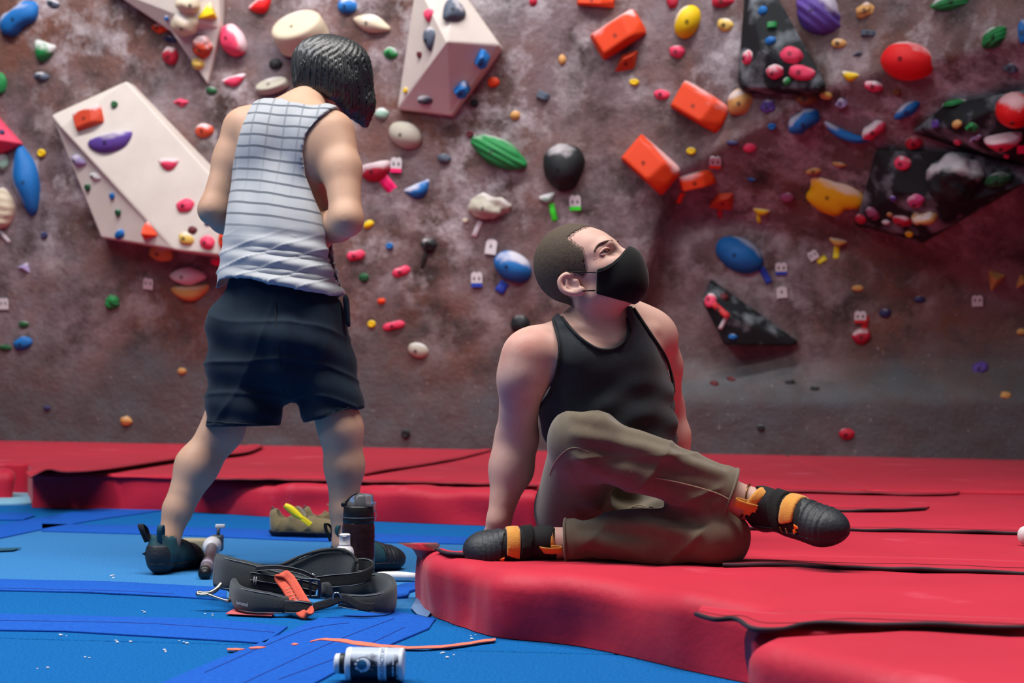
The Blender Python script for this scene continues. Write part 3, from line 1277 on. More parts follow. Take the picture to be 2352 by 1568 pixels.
def hold(px, py, w, h, ang, shape, col, chalk, label, prot=None, bolt=None, group=None):
    NH[0] += 1
    hh = hit(px, py)
    loc, n, dist, onwall = hh
    if onwall:                         # use the even lie of the wall, not its fine bumps
        e = 14
        p0, p1, p2 = hit(px - e, py, True)[0], hit(px + e, py, True)[0], hit(px, py - e, True)[0]
        n = (p1 - p0).cross(p2 - loc).normalized()
        if n.dot(WN) < 0:
            n = -n
        n = (n + WN * 1.2).normalized()
    elif n.dot(ray(px, py)) > 0:
        n = -n
    if shape == 'drum':
        n = (n * .80 + Vector((-.15, 0, .58))).normalized()
    dep = (CROTI @ (loc - CAM)).z * -1
    s = FPX / dep
    a, b = w / s / 2, h / s / 2
    if shape == 'block':
        b *= 1.15
    c = prot if prot else min(max(0.8 * min(a, b), 0.55 * math.sqrt(a * b)), 0.16)
    me, smooth = hold_mesh(shape, a, b, c, NH[0] * 1.7)
    me.name = 'climbing_hold'
    o = link_mesh('climbing_hold', me, hold_mat(col, chalk), None, smooth)
    up = Vector((0, 0, 1))
    up = (up - n * up.dot(n)).normalized()
    rt = up.cross(n)
    if rt.dot(WT) < 0:
        rt = -rt
    t = math.radians(ang)
    ex = rt * math.cos(t) + up * math.sin(t)
    ey = up * math.cos(t) - rt * math.sin(t)
    o.matrix_basis = Matrix((ex, ey, n)).transposed().to_4x4()
    o.matrix_basis.translation = loc
    o.location = loc - n * (0.10 * c)
    tag(o, label, 'climbing hold', group or 'climbing holds on the wall')
    if (bolt is None and max(w, h) >= 36 and shape not in ('crescent', 'horn', 'pyr')) or bolt:
        # recessed bolt head on the face of the hold
        bt = BVHTree.FromPolygons([v.co[:] for v in me.vertices], [tuple(p.vertices) for p in me.polygons])
        q = (-0.12 * a, -0.18 * b)
        l2, n2, _, _ = bt.ray_cast(Vector((q[0], q[1], 1)), Vector((0, 0, -1)))
        if l2 is not None:
            r = 0.011
            vs, fs = [], []
            zz = Vector((0, 0, 1))
            u = (Vector((1, 0, 0)) - n2 * n2.x).normalized()
            w_ = n2.cross(u)
            for (rr, hz) in ((r * 1.25, -.004), (r * 1.25, .0015), (r * .85, .0015), (r * .8, -.002), (r * .45, -.002), (r * .40, .001), (0.0005, .001)):
                for k in range(10):
                    tt = 2 * math.pi * k / 10
                    vs.append(l2 + n2 * hz + u * (rr * math.cos(tt)) + w_ * (rr * math.sin(tt)))
            for i in range(6):
                for k in range(10):
                    fs.append((i * 10 + k, i * 10 + (k + 1) % 10, (i + 1) * 10 + (k + 1) % 10, (i + 1) * 10 + k))
            bo = mesh_obj('bolt', vs, fs, m_boltdark, None, False)
            bo.parent = o
    return o


HOLDS = [
    # --- top left
    (45, 42, 112, 60, 33, 'log', 'blue', .5, 'long lobed blue hold in the top left corner', .10),
    (122, 8, 36, 18, -20, 'blob', 'slate', .4, 'small slate hold on the top edge right of the lobed blue hold'),
    (102, 112, 56, 56, -20, 'crescent', 'green', .6, 'chalky green cup hold below the lobed blue hold'),
    (95, 176, 38, 22, -8, 'blob', 'slate', .3, 'flat slate hold under the chalky green cup hold'),
    (2, 190, 34, 52, 0, 'blob', 'green', .1, 'bright green hold half cut off by the left edge'),
    (96, 352, 22, 20, 0, 'nub', 'yellow', 0, 'tiny yellow foothold beside the tall blue hold at left'),
    (62, 413, 166, 68, 100, 'almond', 'blue', .35, 'tall blue eye-shaped hold standing near the left edge', .12),
    (4, 478, 70, 96, 0, 'rib', 'cream', .3, 'cream ridged fin cut off by the left edge', .09),
    (4, 304, 14, 14, 0, 'nub', 'navy', 0, 'dark blue foothold on the pink volume at left'),
    (4, 372, 36, 44, 0, 'blob', 'mint', .5, 'pale mint hold under the pink volume'),
    # --- on the long cream volume
    (203, 270, 74, 56, 18, 'block', 'dorange', .5, 'square orange hold on the upper end of the cream wedge', .07),
    (263, 240, 18, 18, 0, 'nub', 'dgreen', 0, 'round green foothold at the top of the cream wedge'),
    (254, 325, 112, 58, 10, 'moon', 'purple', .35, 'purple half-moon hold on the cream wedge', .07),
    (388, 374, 54, 32, 0, 'crescent', 'pink', .5, 'pink crescent hold in the middle of the cream wedge'),
    (426, 472, 44, 32, 5, 'blob', 'pink', 0, 'pink oval hold on the cream wedge beside the climber\'s elbow'),
    (180, 368, 52, 30, -22, 'almond', 'lavender', .5, 'larger lavender hold on the shaded side of the cream wedge'),
    (218, 405, 40, 18, -20, 'almond', 'white', .5, 'slim white hold on the shaded side of the cream wedge'),
    (202, 430, 18, 18, 0, 'nub', 'dgreen', 0, 'upper green foothold on the shaded side of the cream wedge'),
    (258, 450, 16, 16, 0, 'nub', 'blue', 0, 'small round blue foothold between the two green ones on the cream wedge'),
    (272, 488, 18, 18, 0, 'nub', 'dgreen', 0, 'lower green foothold on the shaded side of the cream wedge'),
    (275, 538, 32, 22, 20, 'blob', 'blue', 0, 'blue foothold at the bottom corner of the cream wedge'),
    (342, 528, 62, 60, 0, 'pyr', 'orange', .4, 'orange cone hold at the foot of the cream wedge', .10),
    (428, 548, 40, 30, -20, 'blob', 'pyellow', .4, 'pale yellow hold at the foot of the cream wedge'),
    (442, 529, 24, 20, 0, 'blob', 'maroon', 0, 'dark maroon foothold above the pale yellow hold'),
    (476, 557, 38, 32, 0, 'blob', 'pink', 0, 'round pink hold at the foot of the cream wedge'),
    (516, 546, 30, 54, 0, 'blob', 'orange', .1, 'orange hold half hidden behind the striped tank top'),
    (478, 514, 20, 11, 0, 'blob', 'navy', 0, 'tiny dark hold just under the standing climber\'s left elbow'),
    (370, 582, 60, 38, -10, 'blob', 'tan', .4, 'tan hold in the shade right under the cream wedge'),
    (432, 634, 94, 44, 0, 'almond', 'white', .7, 'big chalk-white hold left of the dark shorts', .09),
    (438, 668, 100, 44, 4, 'crescent', 'tan', .1, 'wavy tan hold hanging under the chalk-white hold', .06),
    (500, 600, 34, 20, 0, 'blob', 'pink', .2, 'pink hold by the waist of the standing climber'),
    # --- left, lower
    (57, 612, 46, 32, -28, 'pyr', 'lavender', .5, 'pointed lavender hold at mid height near the left edge'),
    (102, 540, 18, 16, 0, 'nub', 'navy', 0, 'dark foothold low left of the cream wedge'),
    (258, 694, 38, 32, 30, 'rock', 'green', .1, 'rough green hold left of the dark shorts'),
    (55, 745, 28, 16, 0, 'blob', 'dgreen', 0, 'small dark green hold above the flat blue one at left'),
    (52, 788, 48, 30, 18, 'blob', 'blue', .1, 'flat blue hold low at the left edge'),
    (12, 798, 32, 16, 0, 'blob', 'dgreen', 0, 'dark green hold touching the left edge beside the flat blue one'),
    (418, 852, 22, 16, 0, 'blob', 'tan', 0, 'small tan foothold left of the shorts hem'),
    (290, 966, 30, 22, 0, 'rock', 'tan', 0, 'tan foothold just above the red mats at left'),
    (108, 937, 20, 12, 0, 'blob', 'navy', 0, 'tiny dark foothold low on the grey wall foot at left'),
    # --- around the kite volume
    (432, 10, 56, 40, 0, 'blob', 'cream', .2, 'cream hold at the top edge beside the yellow pyramid', .08),
    (424, 55, 62, 56, 0, 'blob', 'cream', .2, 'larger cream hold on the kite volume left of the yellow pyramid', .09),
    (478, 26, 60, 54, 0, 'pyr', 'yellow', .3, 'yellow pyramid hold on the kite volume', .10),
    (366, 64, 42, 26, -10, 'almond', 'orange', .3, 'orange hold left of the kite volume'),
    (383, 42, 14, 12, 0, 'nub', 'blue', .3, 'tiny blue foothold on the bright face of the kite volume'),
    (392, 90, 38, 16, -8, 'blob', 'navy', .3, 'thin dark purple hold under the orange one left of the kite volume'),
    (392, 128, 40, 44, 25, 'blob', 'crimson', .5, 'crimson hold left of the narrow end of the kite volume'),
    (464, 106, 48, 52, -20, 'rock', 'dorange', .45, 'orange red jug on the narrow end of the kite volume', .08),
    (455, 146, 30, 30, 0, 'blob', 'pyellow', .2, 'pale yellow hold near the tip of the kite volume'),
    (536, 95, 88, 58, -60, 'tri', 'pink', .55, 'big pink pear-shaped hold left of the cream drum', .11),
    (600, 8, 66, 40, 30, 'crescent', 'red', .3, 'red hold on the top edge left of the cream drum'),
    (538, 183, 60, 30, 14, 'crescent', 'pink', .7, 'chalky pink crescent hold under the pink pear-shaped hold'),
    (486, 208, 28, 18, -8, 'blob', 'dgreen', 0, 'dark green oval foothold below the tip of the kite volume'),
    (415, 236, 58, 28, -8, 'wedge', 'pink', .2, 'pink angular hold right of the cream wedge top'),
    (470, 300, 48, 34, 0, 'blob', 'dorange', .5, 'orange and white hold beside the climber\'s left shoulder'),
    (634, 147, 36, 26, 0, 'blob', 'black', 0, 'black pebble hold left of the dark hair'),
    (696, 88, 126, 96, 14, 'drum', 'cream', .35, 'large cream drum hold above the standing climber', .16),
    (627, 200, 80, 38, 12, 'drum', 'stone', .3, 'cream disc hold behind the standing climber\'s neck', .05),
    (798, 14, 50, 36, -5, 'blob', 'blue', .3, 'round blue hold at the top edge above the dark hair'),
    (853, 55, 94, 42, -16, 'almond', 'cream', .4, 'cream almond hold right of the cream drum', .07),
    # --- centre
    (897, 122, 36, 28, -10, 'blob', 'green', .4, 'small green hold left of the cream faceted volume'),
    (877, 262, 34, 28, 0, 'blob', 'mint', .4, 'mint hold right of the standing climber\'s hair'),
    (931, 310, 84, 60, -25, 'smooth', 'stone', .3, 'smooth stone-coloured oval hold below the cream faceted volume', .08),
    (985, 36, 34, 32, 0, 'leaf', 'pink', .1, 'pink heart hold on the cream faceted volume'),
    (1040, 28, 68, 62, -50, 'leaf', 'slate', .25, 'large grey leaf hold at the top of the cream faceted volume', .06),
    (988, 90, 48, 58, 0, 'leaf', 'slate', .25, 'smaller grey leaf hold on the cream faceted volume', .05),
    (964, 125, 16, 16, 0, 'nub', 'maroon', 0, 'maroon foothold on the cream faceted volume'),
    (1106, 132, 44, 50, 0, 'cup', 'blue', .05, 'upper blue cup hold on the cream faceted volume', .08),
    (1060, 202, 48, 44, -15, 'cup', 'blue', .2, 'lower blue cup hold on the cream faceted volume', .08),
    (932, 207, 14, 14, 0, 'nub', 'yellow', .3, 'tiny yellow foothold at the lower tip of the cream faceted volume'),
    (978, 229, 40, 24, 8, 'blob', 'slate', .35, 'grey pebble on the lower face of the cream faceted volume'),
    (1133, 188, 28, 24, -10, 'blob', 'orange', 0, 'small orange hold right of the cream faceted volume'),
    (1090, 237, 20, 20, 0, 'nub', 'black', 0, 'black foothold below the blue cup holds'),
    (1248, 220, 32, 24, -25, 'block', 'slate', .1, 'small slate block in the open wall at top centre'),
    (1291, 137, 18, 24, 0, 'blob', 'tan', 0, 'small tan foothold left of the orange blocks'),
    (1184, 265, 24, 24, 0, 'blob', 'tan', 0, 'small tan foothold above the ribbed green hold'),
    (1020, 364, 34, 22, -10, 'blob', 'slate', .2, 'blue-grey hold left of the ribbed green hold'),
    (1225, 3, 20, 22, 0, 'blob', 'crimson', 0, 'dark red foothold on the top edge at centre'),
    (1145, 350, 148, 66, -27, 'rib', 'green', .25, 'long ribbed green hold like a gherkin', .10),
    (1080, 308, 18, 18, 0, 'nub', 'maroon', 0, 'brown foothold at the upper end of the ribbed green hold'),
    (1295, 385, 112, 112, 0, 'tri', 'black', .2, 'big glossy black hold above the seated climber\'s head', .14),
    (1258, 453, 40, 28, 15, 'crescent', 'mint', .6, 'mint hold with a bright green tape tail'),
    (862, 390, 82, 56, 12, 'moon', 'crimson', .6, 'chalky dark pink hold beside the climber\'s right arm', .08),
    (960, 433, 68, 40, 22, 'crescent', 'blue', .5, 'blue bean hold beside the bright pink tape'),
    (1122, 476, 94, 60, -8, 'rock', 'stone', .4, 'rough stone-grey hold left of the seated climber\'s head', .09),
    (1069, 506, 14, 11, 0, 'nub', 'cream', .2, 'tiny cream foothold left of the white tape'),
    (1178, 612, 96, 68, -28, 'smooth', 'blue', .6, 'blue hold thick with chalk beside the seated climber\'s head', .11),
    (847, 515, 28, 18, 25, 'blob', 'yellow', 0, 'yellow foothold at the standing climber\'s right elbow'),
    (895, 565, 18, 16, 0, 'nub', 'blue', 0, 'small blue foothold right of the standing climber\'s elbow'),
    (985, 562, 36, 34, 15, 'rock', 'black', .25, 'black hold with a black tape tail'),
    (817, 586, 46, 24, 10, 'log', 'pink', .1, 'pink bar hold at the standing climber\'s hip'),
    (922, 623, 46, 24, 18, 'log', 'pink', .15, 'pink bar hold midway between the climbers'),
    (836, 637, 24, 22, 0, 'blob', 'dgreen', 0, 'dark green foothold right of the tank top hem'),
    (876, 691, 20, 14, 0, 'blob', 'orange', 0, 'small orange foothold right of the dark shorts'),
    (854, 744, 20, 18, 0, 'nub', 'yellow', 0, 'yellow foothold next to the lowest pink bar hold'),
    (905, 747, 56, 20, 12, 'log', 'pink', .1, 'lowest pink bar hold right of the dark shorts'),
    (961, 804, 52, 36, -15, 'smooth', 'stone', .3, 'pale pebble hold low between the climbers'),
    (932, 996, 22, 22, 0, 'nub', 'black', 0, 'black foothold just above the mats between the climbers'),
    (1195, 745, 46, 44, 0, 'blob', 'black', 0, 'black hold peeping out behind the seated climber\'s shoulder'),
    # --- orange blocks
    (1368, 2, 90, 30, -6, 'block', 'orange', .1, 'orange block hold cut off by the top edge', .08),
    (1420, 78, 122, 82, 30, 'block', 'orange', .35, 'topmost whole orange block hold', .13),
    (1442, 142, 92, 54, 30, 'wedge', 'dorange', .15, 'orange wedge tucked under the topmost orange block', .08),
    (1612, 245, 140, 86, -32, 'block', 'orange', .2, 'orange block hold left of the tan hold and black volume', .13),
    (1497, 376, 134, 92, -42, 'block', 'orange', .25, 'biggest orange block hold straight right of the black boss', .14),
    (1600, 410, 84, 50, 14, 'block', 'orange', .35, 'smaller orange block hold with an orange tape tail', .08),
    (1663, 458, 88, 66, 20, 'wedge', 'dorange', .15, 'lowest orange wedge hold on the shaded wall', .08),
    (1580, 50, 80, 60, 65, 'smooth', 'yellow', .35, 'yellow egg-shaped hold near the top right of centre', .10),
    (1667, 58, 42, 30, -20, 'blob', 'pyellow', .3, 'pale yellow hold left of the tall black volume'),
    (1556, 118, 38, 30, -8, 'blob', 'pink', .2, 'pink hold under the yellow egg'),
    (1520, 217, 38, 24, -8, 'blob', 'pink', .05, 'pink hold left of the second orange block'),
    (1457, 189, 24, 16, -5, 'nub', 'yellow', 0, 'yellow foothold under the upper orange blocks'),
    (1545, 3, 28, 34, 0, 'blob', 'crimson', 0, 'crimson hold on the top edge left of the yellow egg'),
    (1662, 2, 60, 32, 0, 'blob', 'crimson', .3, 'dusty red hold on the top edge by the tall black volume'),
    (1703, 234, 68, 60, 30, 'blob', 'tan', .45, 'tan hold under the tall black volume', .07),
    (1765, 245, 36, 32, 0, 'rock', 'purple', .4, 'purple foothold right of the tan hold'),
    (1773, 290, 20, 18, 0, 'nub', 'blue', 0, 'small blue foothold left of the short blue log hold'),
    (1588, 347, 24, 18, -5, 'nub', 'yellow', 0, 'yellow foothold right of the biggest orange block'),
    (1722, 338, 32, 24, 5, 'blob', 'pink', .05, 'pink foothold below the second orange block'),
    (1682, 328, 28, 12, 0, 'blob', 'navy', 0, 'thin dark hold left of the pink foothold'),
    # --- on the tall black volume
    (1752, 24, 24, 22, 0, 'blob', 'blue', .1, 'upper blue foothold on the tall black volume'),
    (1773, 58, 24, 22, 0, 'block', 'green', 0, 'green foothold between the blue ones on the tall black volume'),
    (1770, 93, 26, 22, 0, 'blob', 'blue', .1, 'lower blue foothold on the tall black volume'),
    (1718, 132, 34, 36, 0, 'blob', 'pink', .7, 'chalk-pale pink hold on the left face of the black volume'),
    (1819, 127, 56, 42, -25, 'blob', 'pink', .2, 'upper pink hold on the tall black volume'),
    (1780, 165, 44, 34, 0, 'blob', 'pink', .6, 'pale pink hold at the foot of the tall black volume'),
    (1841, 167, 62, 36, -15, 'blob', 'pink', .15, 'lower pink hold on the tall black volume'),
    (1808, 187, 22, 20, 20, 'blob', 'green', .2, 'green foothold at the foot of the tall black volume'),
    (1852, 226, 52, 32, 0, 'blob', 'brown', 0, 'brown hold in the shade under the tall black volume'),
    (1898, 218, 30, 22, -15, 'blob', 'pyellow', .1, 'small yellow-tan hold right below the tall black volume'),
    # --- right
    (1882, 32, 128, 92, -38, 'rib', 'purple', .35, 'large purple hold at the top right', .13),
    (1988, 24, 46, 32, 15, 'rock', 'tan', .3, 'tan hold right of the large purple one'),
    (1996, 76, 38, 18, -10, 'block', 'slate', 0, 'dark grey block hold left above the bright red oval'),
    (1927, 100, 38, 24, -10, 'blob', 'tan', .2, 'small tan hold below the large purple one'),
    (1972, 125, 34, 22, 0, 'wedge', 'slate', .1, 'dark slate wedge hold left of the bright red oval'),
    (1955, 173, 48, 26, -15, 'crescent', 'yellow', .4, 'yellow crescent hold left below the bright red oval'),
    (2008, 196, 46, 30, -10, 'blob', 'pink', .8, 'chalk-pale pink hold under the bright red oval'),
    (2060, 210, 18, 20, 0, 'nub', 'brown', 0, 'dark brown foothold under the bright red oval'),
    (1933, 235, 40, 30, 0, 'cup', 'lavender', .2, 'grey purple hold right of the brown one'),
    (2085, 140, 128, 88, -14, 'smooth', 'red', .45, 'bright red oval hold', .13),
    (2285, 86, 66, 46, 32, 'rib', 'green', .3, 'small ribbed green hold near the top right corner', .07),
    (2192, 2, 110, 40, 8, 'rib', 'green', .6, 'green and white hold cut off by the top edge at right'),
    (2322, 155, 44, 30, -10, 'cup', 'slate', .3, 'blue-grey cup hold near the right edge'),
    (2350, 72, 24, 60, 0, 'blob', 'blue', .1, 'bright blue hold cut off by the right edge'),
    (1847, 276, 82, 50, 35, 'log', 'blue', .35, 'short blue log hold above the shaded bulge', .09),
    (2087, 250, 84, 32, 32, 'almond', 'blue', .4, 'slanting blue fin hold on the bulge', .08),
    (1948, 308, 122, 56, -12, 'horn', 'blue', .45, 'long blue horn hold on the bulge', .07),
    (2008, 296, 66, 36, 35, 'log', 'pink', .7, 'chalky pink log hold right of the blue horn', .08),
    (2100, 326, 42, 36, 20, 'blob', 'crimson', .4, 'dusty pink hold above the broad black volume'),
    (2190, 238, 58, 28, 15, 'crescent', 'green', .6, 'pale green crescent hold left of the red hold at the right edge'),
    (2332, 252, 88, 86, 0, 'smooth', 'red', .35, 'big red round hold cut off by the right edge', .13),
    (2150, 285, 22, 22, 0, 'nub', 'purple', 0, 'purple foothold at the tip of the upper black volume'),
    (2198, 285, 26, 20, 0, 'blob', 'tan', 0, 'tan foothold on the upper black volume'),
    (2232, 290, 38, 28, -10, 'cup', 'green', .1, 'green foothold on the upper black volume'),
    (2305, 320, 86, 58, 8, 'moon', 'pink', .55, 'fat pink hold under the red hold at the right edge', .10),
    (2312, 358, 22, 14, 0, 'nub', 'pink', 0, 'pink nub under the fat pink hold'),
    (2200, 325, 20, 18, 0, 'nub', 'pink', 0, 'small round pink foothold above the dark rock hold'),
    (2240, 318, 42, 14, 25, 'blob', 'lavender', .3, 'thin lavender hold left of the fat pink one'),
    # --- on the broad black volume
    (2073, 374, 40, 34, -15, 'blob', 'pink', .3, 'coral pink hold high on the broad black volume'),
    (2195, 408, 124, 112, -10, 'rock', 'black', .55, 'huge dark rock hold with pale chalk', .18),
    (2293, 413, 66, 36, 12, 'rib', 'dgreen', .4, 'ribbed dark green hold right of the huge rock hold', .06),
    (2103, 461, 46, 34, 25, 'blob', 'magenta', .1, 'magenta hold on the broad black volume'),
    (2052, 455, 16, 16, 0, 'nub', 'purple', 0, 'small purple foothold on the broad black volume'),
    (2005, 490, 32, 36, 10, 'blob', 'mauve', .1, 'mauve hold on the left rim of the broad black volume'),
    (1977, 503, 32, 24, 0, 'blob', 'crimson', 0, 'crimson hold at the left corner of the broad black volume'),
    (2072, 506, 48, 34, -15, 'blob', 'crimson', .2, 'crimson hold near the bottom tip of the broad black volume'),
    (2125, 497, 64, 32, -3, 'log', 'tan', .5, 'tan and white hold near the bottom tip of the broad black volume', .08),
    (2044, 492, 14, 13, 0, 'nub', 'tan', 0, 'tiny tan foothold on the broad black volume'),
    (2035, 510, 22, 14, 0, 'blob', 'white', .3, 'tiny whitish foothold on the broad black volume'),
    (2089, 536, 20, 18, 0, 'nub', 'yellow', 0, 'round yellow foothold at the bottom tip of the broad black volume'),
    # --- below the bulge
    (1912, 445, 128, 84, -20, 'sheet', 'gold', .25, 'large torn-edged yellow hold left of the broad black volume', .07),
    (1870, 392, 40, 18, 12, 'almond', 'tan', .4, 'thin tan hold above the large yellow one'),
    (1928, 377, 34, 14, -10, 'almond', 'tan', .4, 'slimmer tan hold above the right end of the large yellow one'),
    (1725, 412, 32, 16, -15, 'wedge', 'blue', .2, 'tiny blue wedge right of the lowest orange holds'),
    (1808, 452, 34, 28, 0, 'blob', 'mauve', .1, 'dull mauve hold left of the large yellow one'),
    (1750, 484, 42, 20, -8, 'crescent', 'yellow', .4, 'small yellow crescent hold with a yellow tape tail in the shade'),
    (1698, 585, 118, 78, -28, 'smooth', 'blue', .15, 'big round blue hold right of the seated climber', .12),
    (1925, 553, 44, 22, -12, 'crescent', 'pyellow', .3, 'yellow crescent hold beneath the bulge'),
    (1970, 662, 28, 16, 0, 'blob', 'tan', 0, 'tan foothold beneath the yellow tape pieces'),
    (2113, 688, 28, 16, 0, 'blob', 'navy', 0, 'dark violet foothold at the end of a chalk smear'),
    (2033, 718, 28, 22, 0, 'blob', 'navy', 0, 'dark violet foothold right of the red round hold'),
    (1979, 771, 42, 38, 20, 'blob', 'crimson', .4, 'round red hold with a red tape tail above it'),
    (1632, 690, 30, 40, 15, 'blob', 'pink', .7, 'pale pink hold on the small black volume'),
    (1683, 774, 22, 14, 0, 'blob', 'blue', 0, 'blue foothold at the bottom of the small black volume'),
    (1664, 682, 22, 22, 0, 'blob', 'maroon', 0, 'dark maroon foothold on the small black volume'),
    (1680, 871, 24, 14, -25, 'blob', 'maroon', 0, 'upper of two dark red footholds below the small black volume'),
    (1641, 881, 22, 16, -10, 'blob', 'maroon', 0, 'lower of two dark red footholds below the small black volume'),
    (1815, 878, 24, 14, 0, 'blob', 'black', 0, 'left of two black footholds low on the right wall'),
    (1872, 893, 22, 14, 0, 'blob', 'black', 0, 'right of two black footholds low on the right wall'),
    (2252, 846, 38, 30, 0, 'rock', 'purple', 0, 'dark purple hold low at the right'),
    (2310, 908, 24, 20, 0, 'rock', 'tan', 0, 'small tan foothold low near the right edge'),
    (2283, 634, 66, 62, 40, 'pyr', 'tan', .2, 'tan pyramid hold in the shade near the right edge', .09),
    (2348, 640, 46, 46, 20, 'pyr', 'tan', .1, 'tan pyramid hold cut off by the right edge', .08),
    (2346, 762, 22, 16, 0, 'blob', 'tan', 0, 'tiny tan foothold at the right edge below the pyramids'),
    (1945, 996, 36, 26, 0, 'blob', 'crimson', .05, 'red oval hold just above the mats at right'),
    (1748, 982, 18, 16, 0, 'nub', 'black', 0, 'black foothold just above the mats right of the seated climber'),
]
for hd in HOLDS:
    hold(*hd)

# ------------------------------------------------------------------ route tags and tape on the wall
m_card = material('white_route_card', rgb(206, 200, 204), 0.6)
m_ink = material('dark_print', rgb(48, 42, 48), 0.7)
TAPE = {'pink': rgb(236, 20, 106), 'green': rgb(52, 214, 34), 'blue': rgb(14, 58, 168), 'white': rgb(200, 190, 196), 'orange': rgb(234, 62, 20),
        'black': rgb(20, 20, 22), 'yellow': rgb(226, 214, 30), 'red': rgb(190, 22, 34)}


def m_tape(c):
    return material('tape_' + c, TAPE[c], 0.55, bump=0.15, bscale=80)


def wall_frame(px, py):
    loc, n, dist, onw = hit(px, py)
    if onw:
        e = 10
        n = (hit(px + e, py, True)[0] - hit(px - e, py, True)[0]).cross(hit(px, py - e, True)[0] - loc).normalized()
    if n.dot(WN) < 0:
        n = -n
    up = Vector((0, 0, 1))
    up = (up - n * up.dot(n)).normalized()
    rt = up.cross(n)
    if rt.dot(WT) < 0:
        rt = -rt
    return loc, n, rt, up, FPX / ((CROTI @ (loc - CAM)).z * -1)


def tape(px, py, w, h, ang, c, label):
    """short strip of tape stuck to the wall, w x h px, ang its lean"""
    loc, n, rt, up, s = wall_frame(px, py)
    t = math.radians(ang)
    ex, ey = rt * math.cos(t) + up * math.sin(t), up * math.cos(t) - rt * math.sin(t)
    a, b = w / s / 2, h / s / 2
    vs, fs = [], []
    k = 8
    for i in range(k + 1):
        v = i / k * 2 - 1
        for j, u in enumerate((-1, -.3, .3, 1)):
            q = loc + n * (0.006 + 0.004 * math.sin(v * 3 + px)) + ex * (u * a) + ey * (v * b + (0.12 * a * (j % 2) if abs(v) == 1 else 0))
            vs.append(q)
    m = len(vs)
    for i in range(k):
        for j in range(3):
            fs.append((i * 4 + j, i * 4 + j + 1, i * 4 + j + 5, i * 4 + j + 4))
    o = mesh_obj('route_tape', vs, fs, m_tape(c))
    sm = o.modifiers.new('thickness', 'SOLIDIFY')
    sm.thickness = 0.002
    recenter(o)
    return tag(o, label, 'tape', 'route tapes')


def route_tag(px, py, ang, stripe, label, w=26, h=34, marks=2):
    """white card with two printed marks and a colour band along its foot"""
    loc, n, rt, up, s = wall_frame(px, py)
    t = math.radians(ang)
    ex, ey = rt * math.cos(t) + up * math.sin(t), up * math.cos(t) - rt * math.sin(t)
    a, b = w / s / 2, h / s / 2
    loc = loc + n * 0.012
    prof = [(-1, -1), (1, -1), (1, .6), (.8, .9), (.4, 1), (.1, .88), (0, .8), (-.1, .88), (-.4, 1), (-.8, .9), (-1, .6)]
    if marks == 1:
        prof = [(-1, -1), (1, -1), (1, .6), (.7, .95), (0, 1.05), (-.7, .95), (-1, .6)]
    k = len(prof)
    vs = [loc + ex * (x * a) + ey * (y * b) + n * .003 for x, y in prof] + [loc + ex * (x * a) + ey * (y * b) - n * .003 for x, y in prof]
    fs = [tuple(range(k)), tuple(range(2 * k - 1, k - 1, -1))] + [(i, (i + 1) % k + 0, (i + 1) % k + k, i + k) for i in range(k)]
    o = mesh_obj('route_tag', vs, fs, m_card, None, False)
    for x in ((-.45, .45) if marks == 2 else (-.05,)):
        pts = []
        for q in range(10):
            th = 2 * math.pi * q / 10
            pts.append(loc + n * .0045 + ex * ((x + .17 * math.cos(th)) * a) + ey * ((.08 + .27 * math.sin(th)) * b))
        mesh_obj('printed_mark', pts, [tuple(range(10))], m_ink, o, False)
    if stripe:
        q = [loc + n * .005 + ex * (x * a) + ey * (y * b) for x, y in ((-1, -1.06), (1, -1.06), (1, -.52), (-1, -.52))]
        mesh_obj('colour_band', q, [(0, 1, 2, 3)], m_tape(stripe), o, False)
    recenter(o)
    return tag(o, label, 'route tag', 'route tags')


tape(893, 425, 26, 42, 38, 'pink', 'bright pink tape below the chalky dark pink hold')
tape(1271, 488, 13, 42, 12, 'green', 'bright green tape hanging under the mint hold')
tape(1096, 526, 12, 40, -24, 'white', 'white tape under the rough stone-grey hold')
tape(1153, 660, 22, 28, -35, 'blue', 'blue tape under the chalk-thick blue hold')
tape(975, 594, 9, 42, -18, 'black', 'black tape under the black hold at centre')
tape(1563, 453, 11, 36, -12, 'orange', 'orange tape under the smaller orange block')
tape(1654, 490, 10, 26, -10, 'red', 'red tape under the lowest orange wedge')
tape(1743, 502, 9, 24, 0, 'yellow', 'yellow tape under the small yellow crescent in the shade')
tape(1758, 632, 15, 40, 28, 'blue', 'blue tape right under the big round blue hold')
tape(1921, 580, 13, 28, -5, 'yellow', 'upright yellow tape beneath the bulge')
tape(1888, 597, 22, 13, 30, 'yellow', 'slanting yellow tape left of the upright one')
tape(1987, 742, 14, 36, -8, 'red', 'red tape above the round red hold')
tape(1656, 713, 14, 46, 48, 'red', 'red tape across the small black volume')
tape(1663, 738, 9, 40, -28, 'white', 'whitish tape across the small black volume')
tape(2348, 342, 22, 22, 0, 'pink', 'hot pink tape at the right edge')
tape(8, 540, 9, 46, 42, 'white', 'whitish tape at the left edge below the cream fin')
route_tag(911, 378, -4, 'pink', 'white route tag with a pink foot band')
route_tag(1322, 465, 0, 'green', 'white route tag with a green foot band')
route_tag(1129, 567, -8, None, 'plain white route tag above the chalk-thick blue hold', marks=1)
route_tag(1096, 641, 0, 'blue', 'white route tag with a blue band left of the chalk-thick blue hold')
route_tag(1643, 370, -6, 'orange', 'white route tag with an orange foot band')
route_tag(1795, 616, 0, 'blue', 'dim route tag with a blue band right of the big round blue hold', 26, 28)
route_tag(1796, 671, 5, None, 'dim plain route tag above the small black volume', 24, 26, 1)
route_tag(1976, 727, 0, 'red', 'dim route tag above the round red hold', 26, 28)
route_tag(2245, 690, 0, None, 'dim route tag in the shade at far right', 24, 26)
route_tag(342, 651, -8, None, 'dim route tag left of the chalk-white hold', 24, 26)
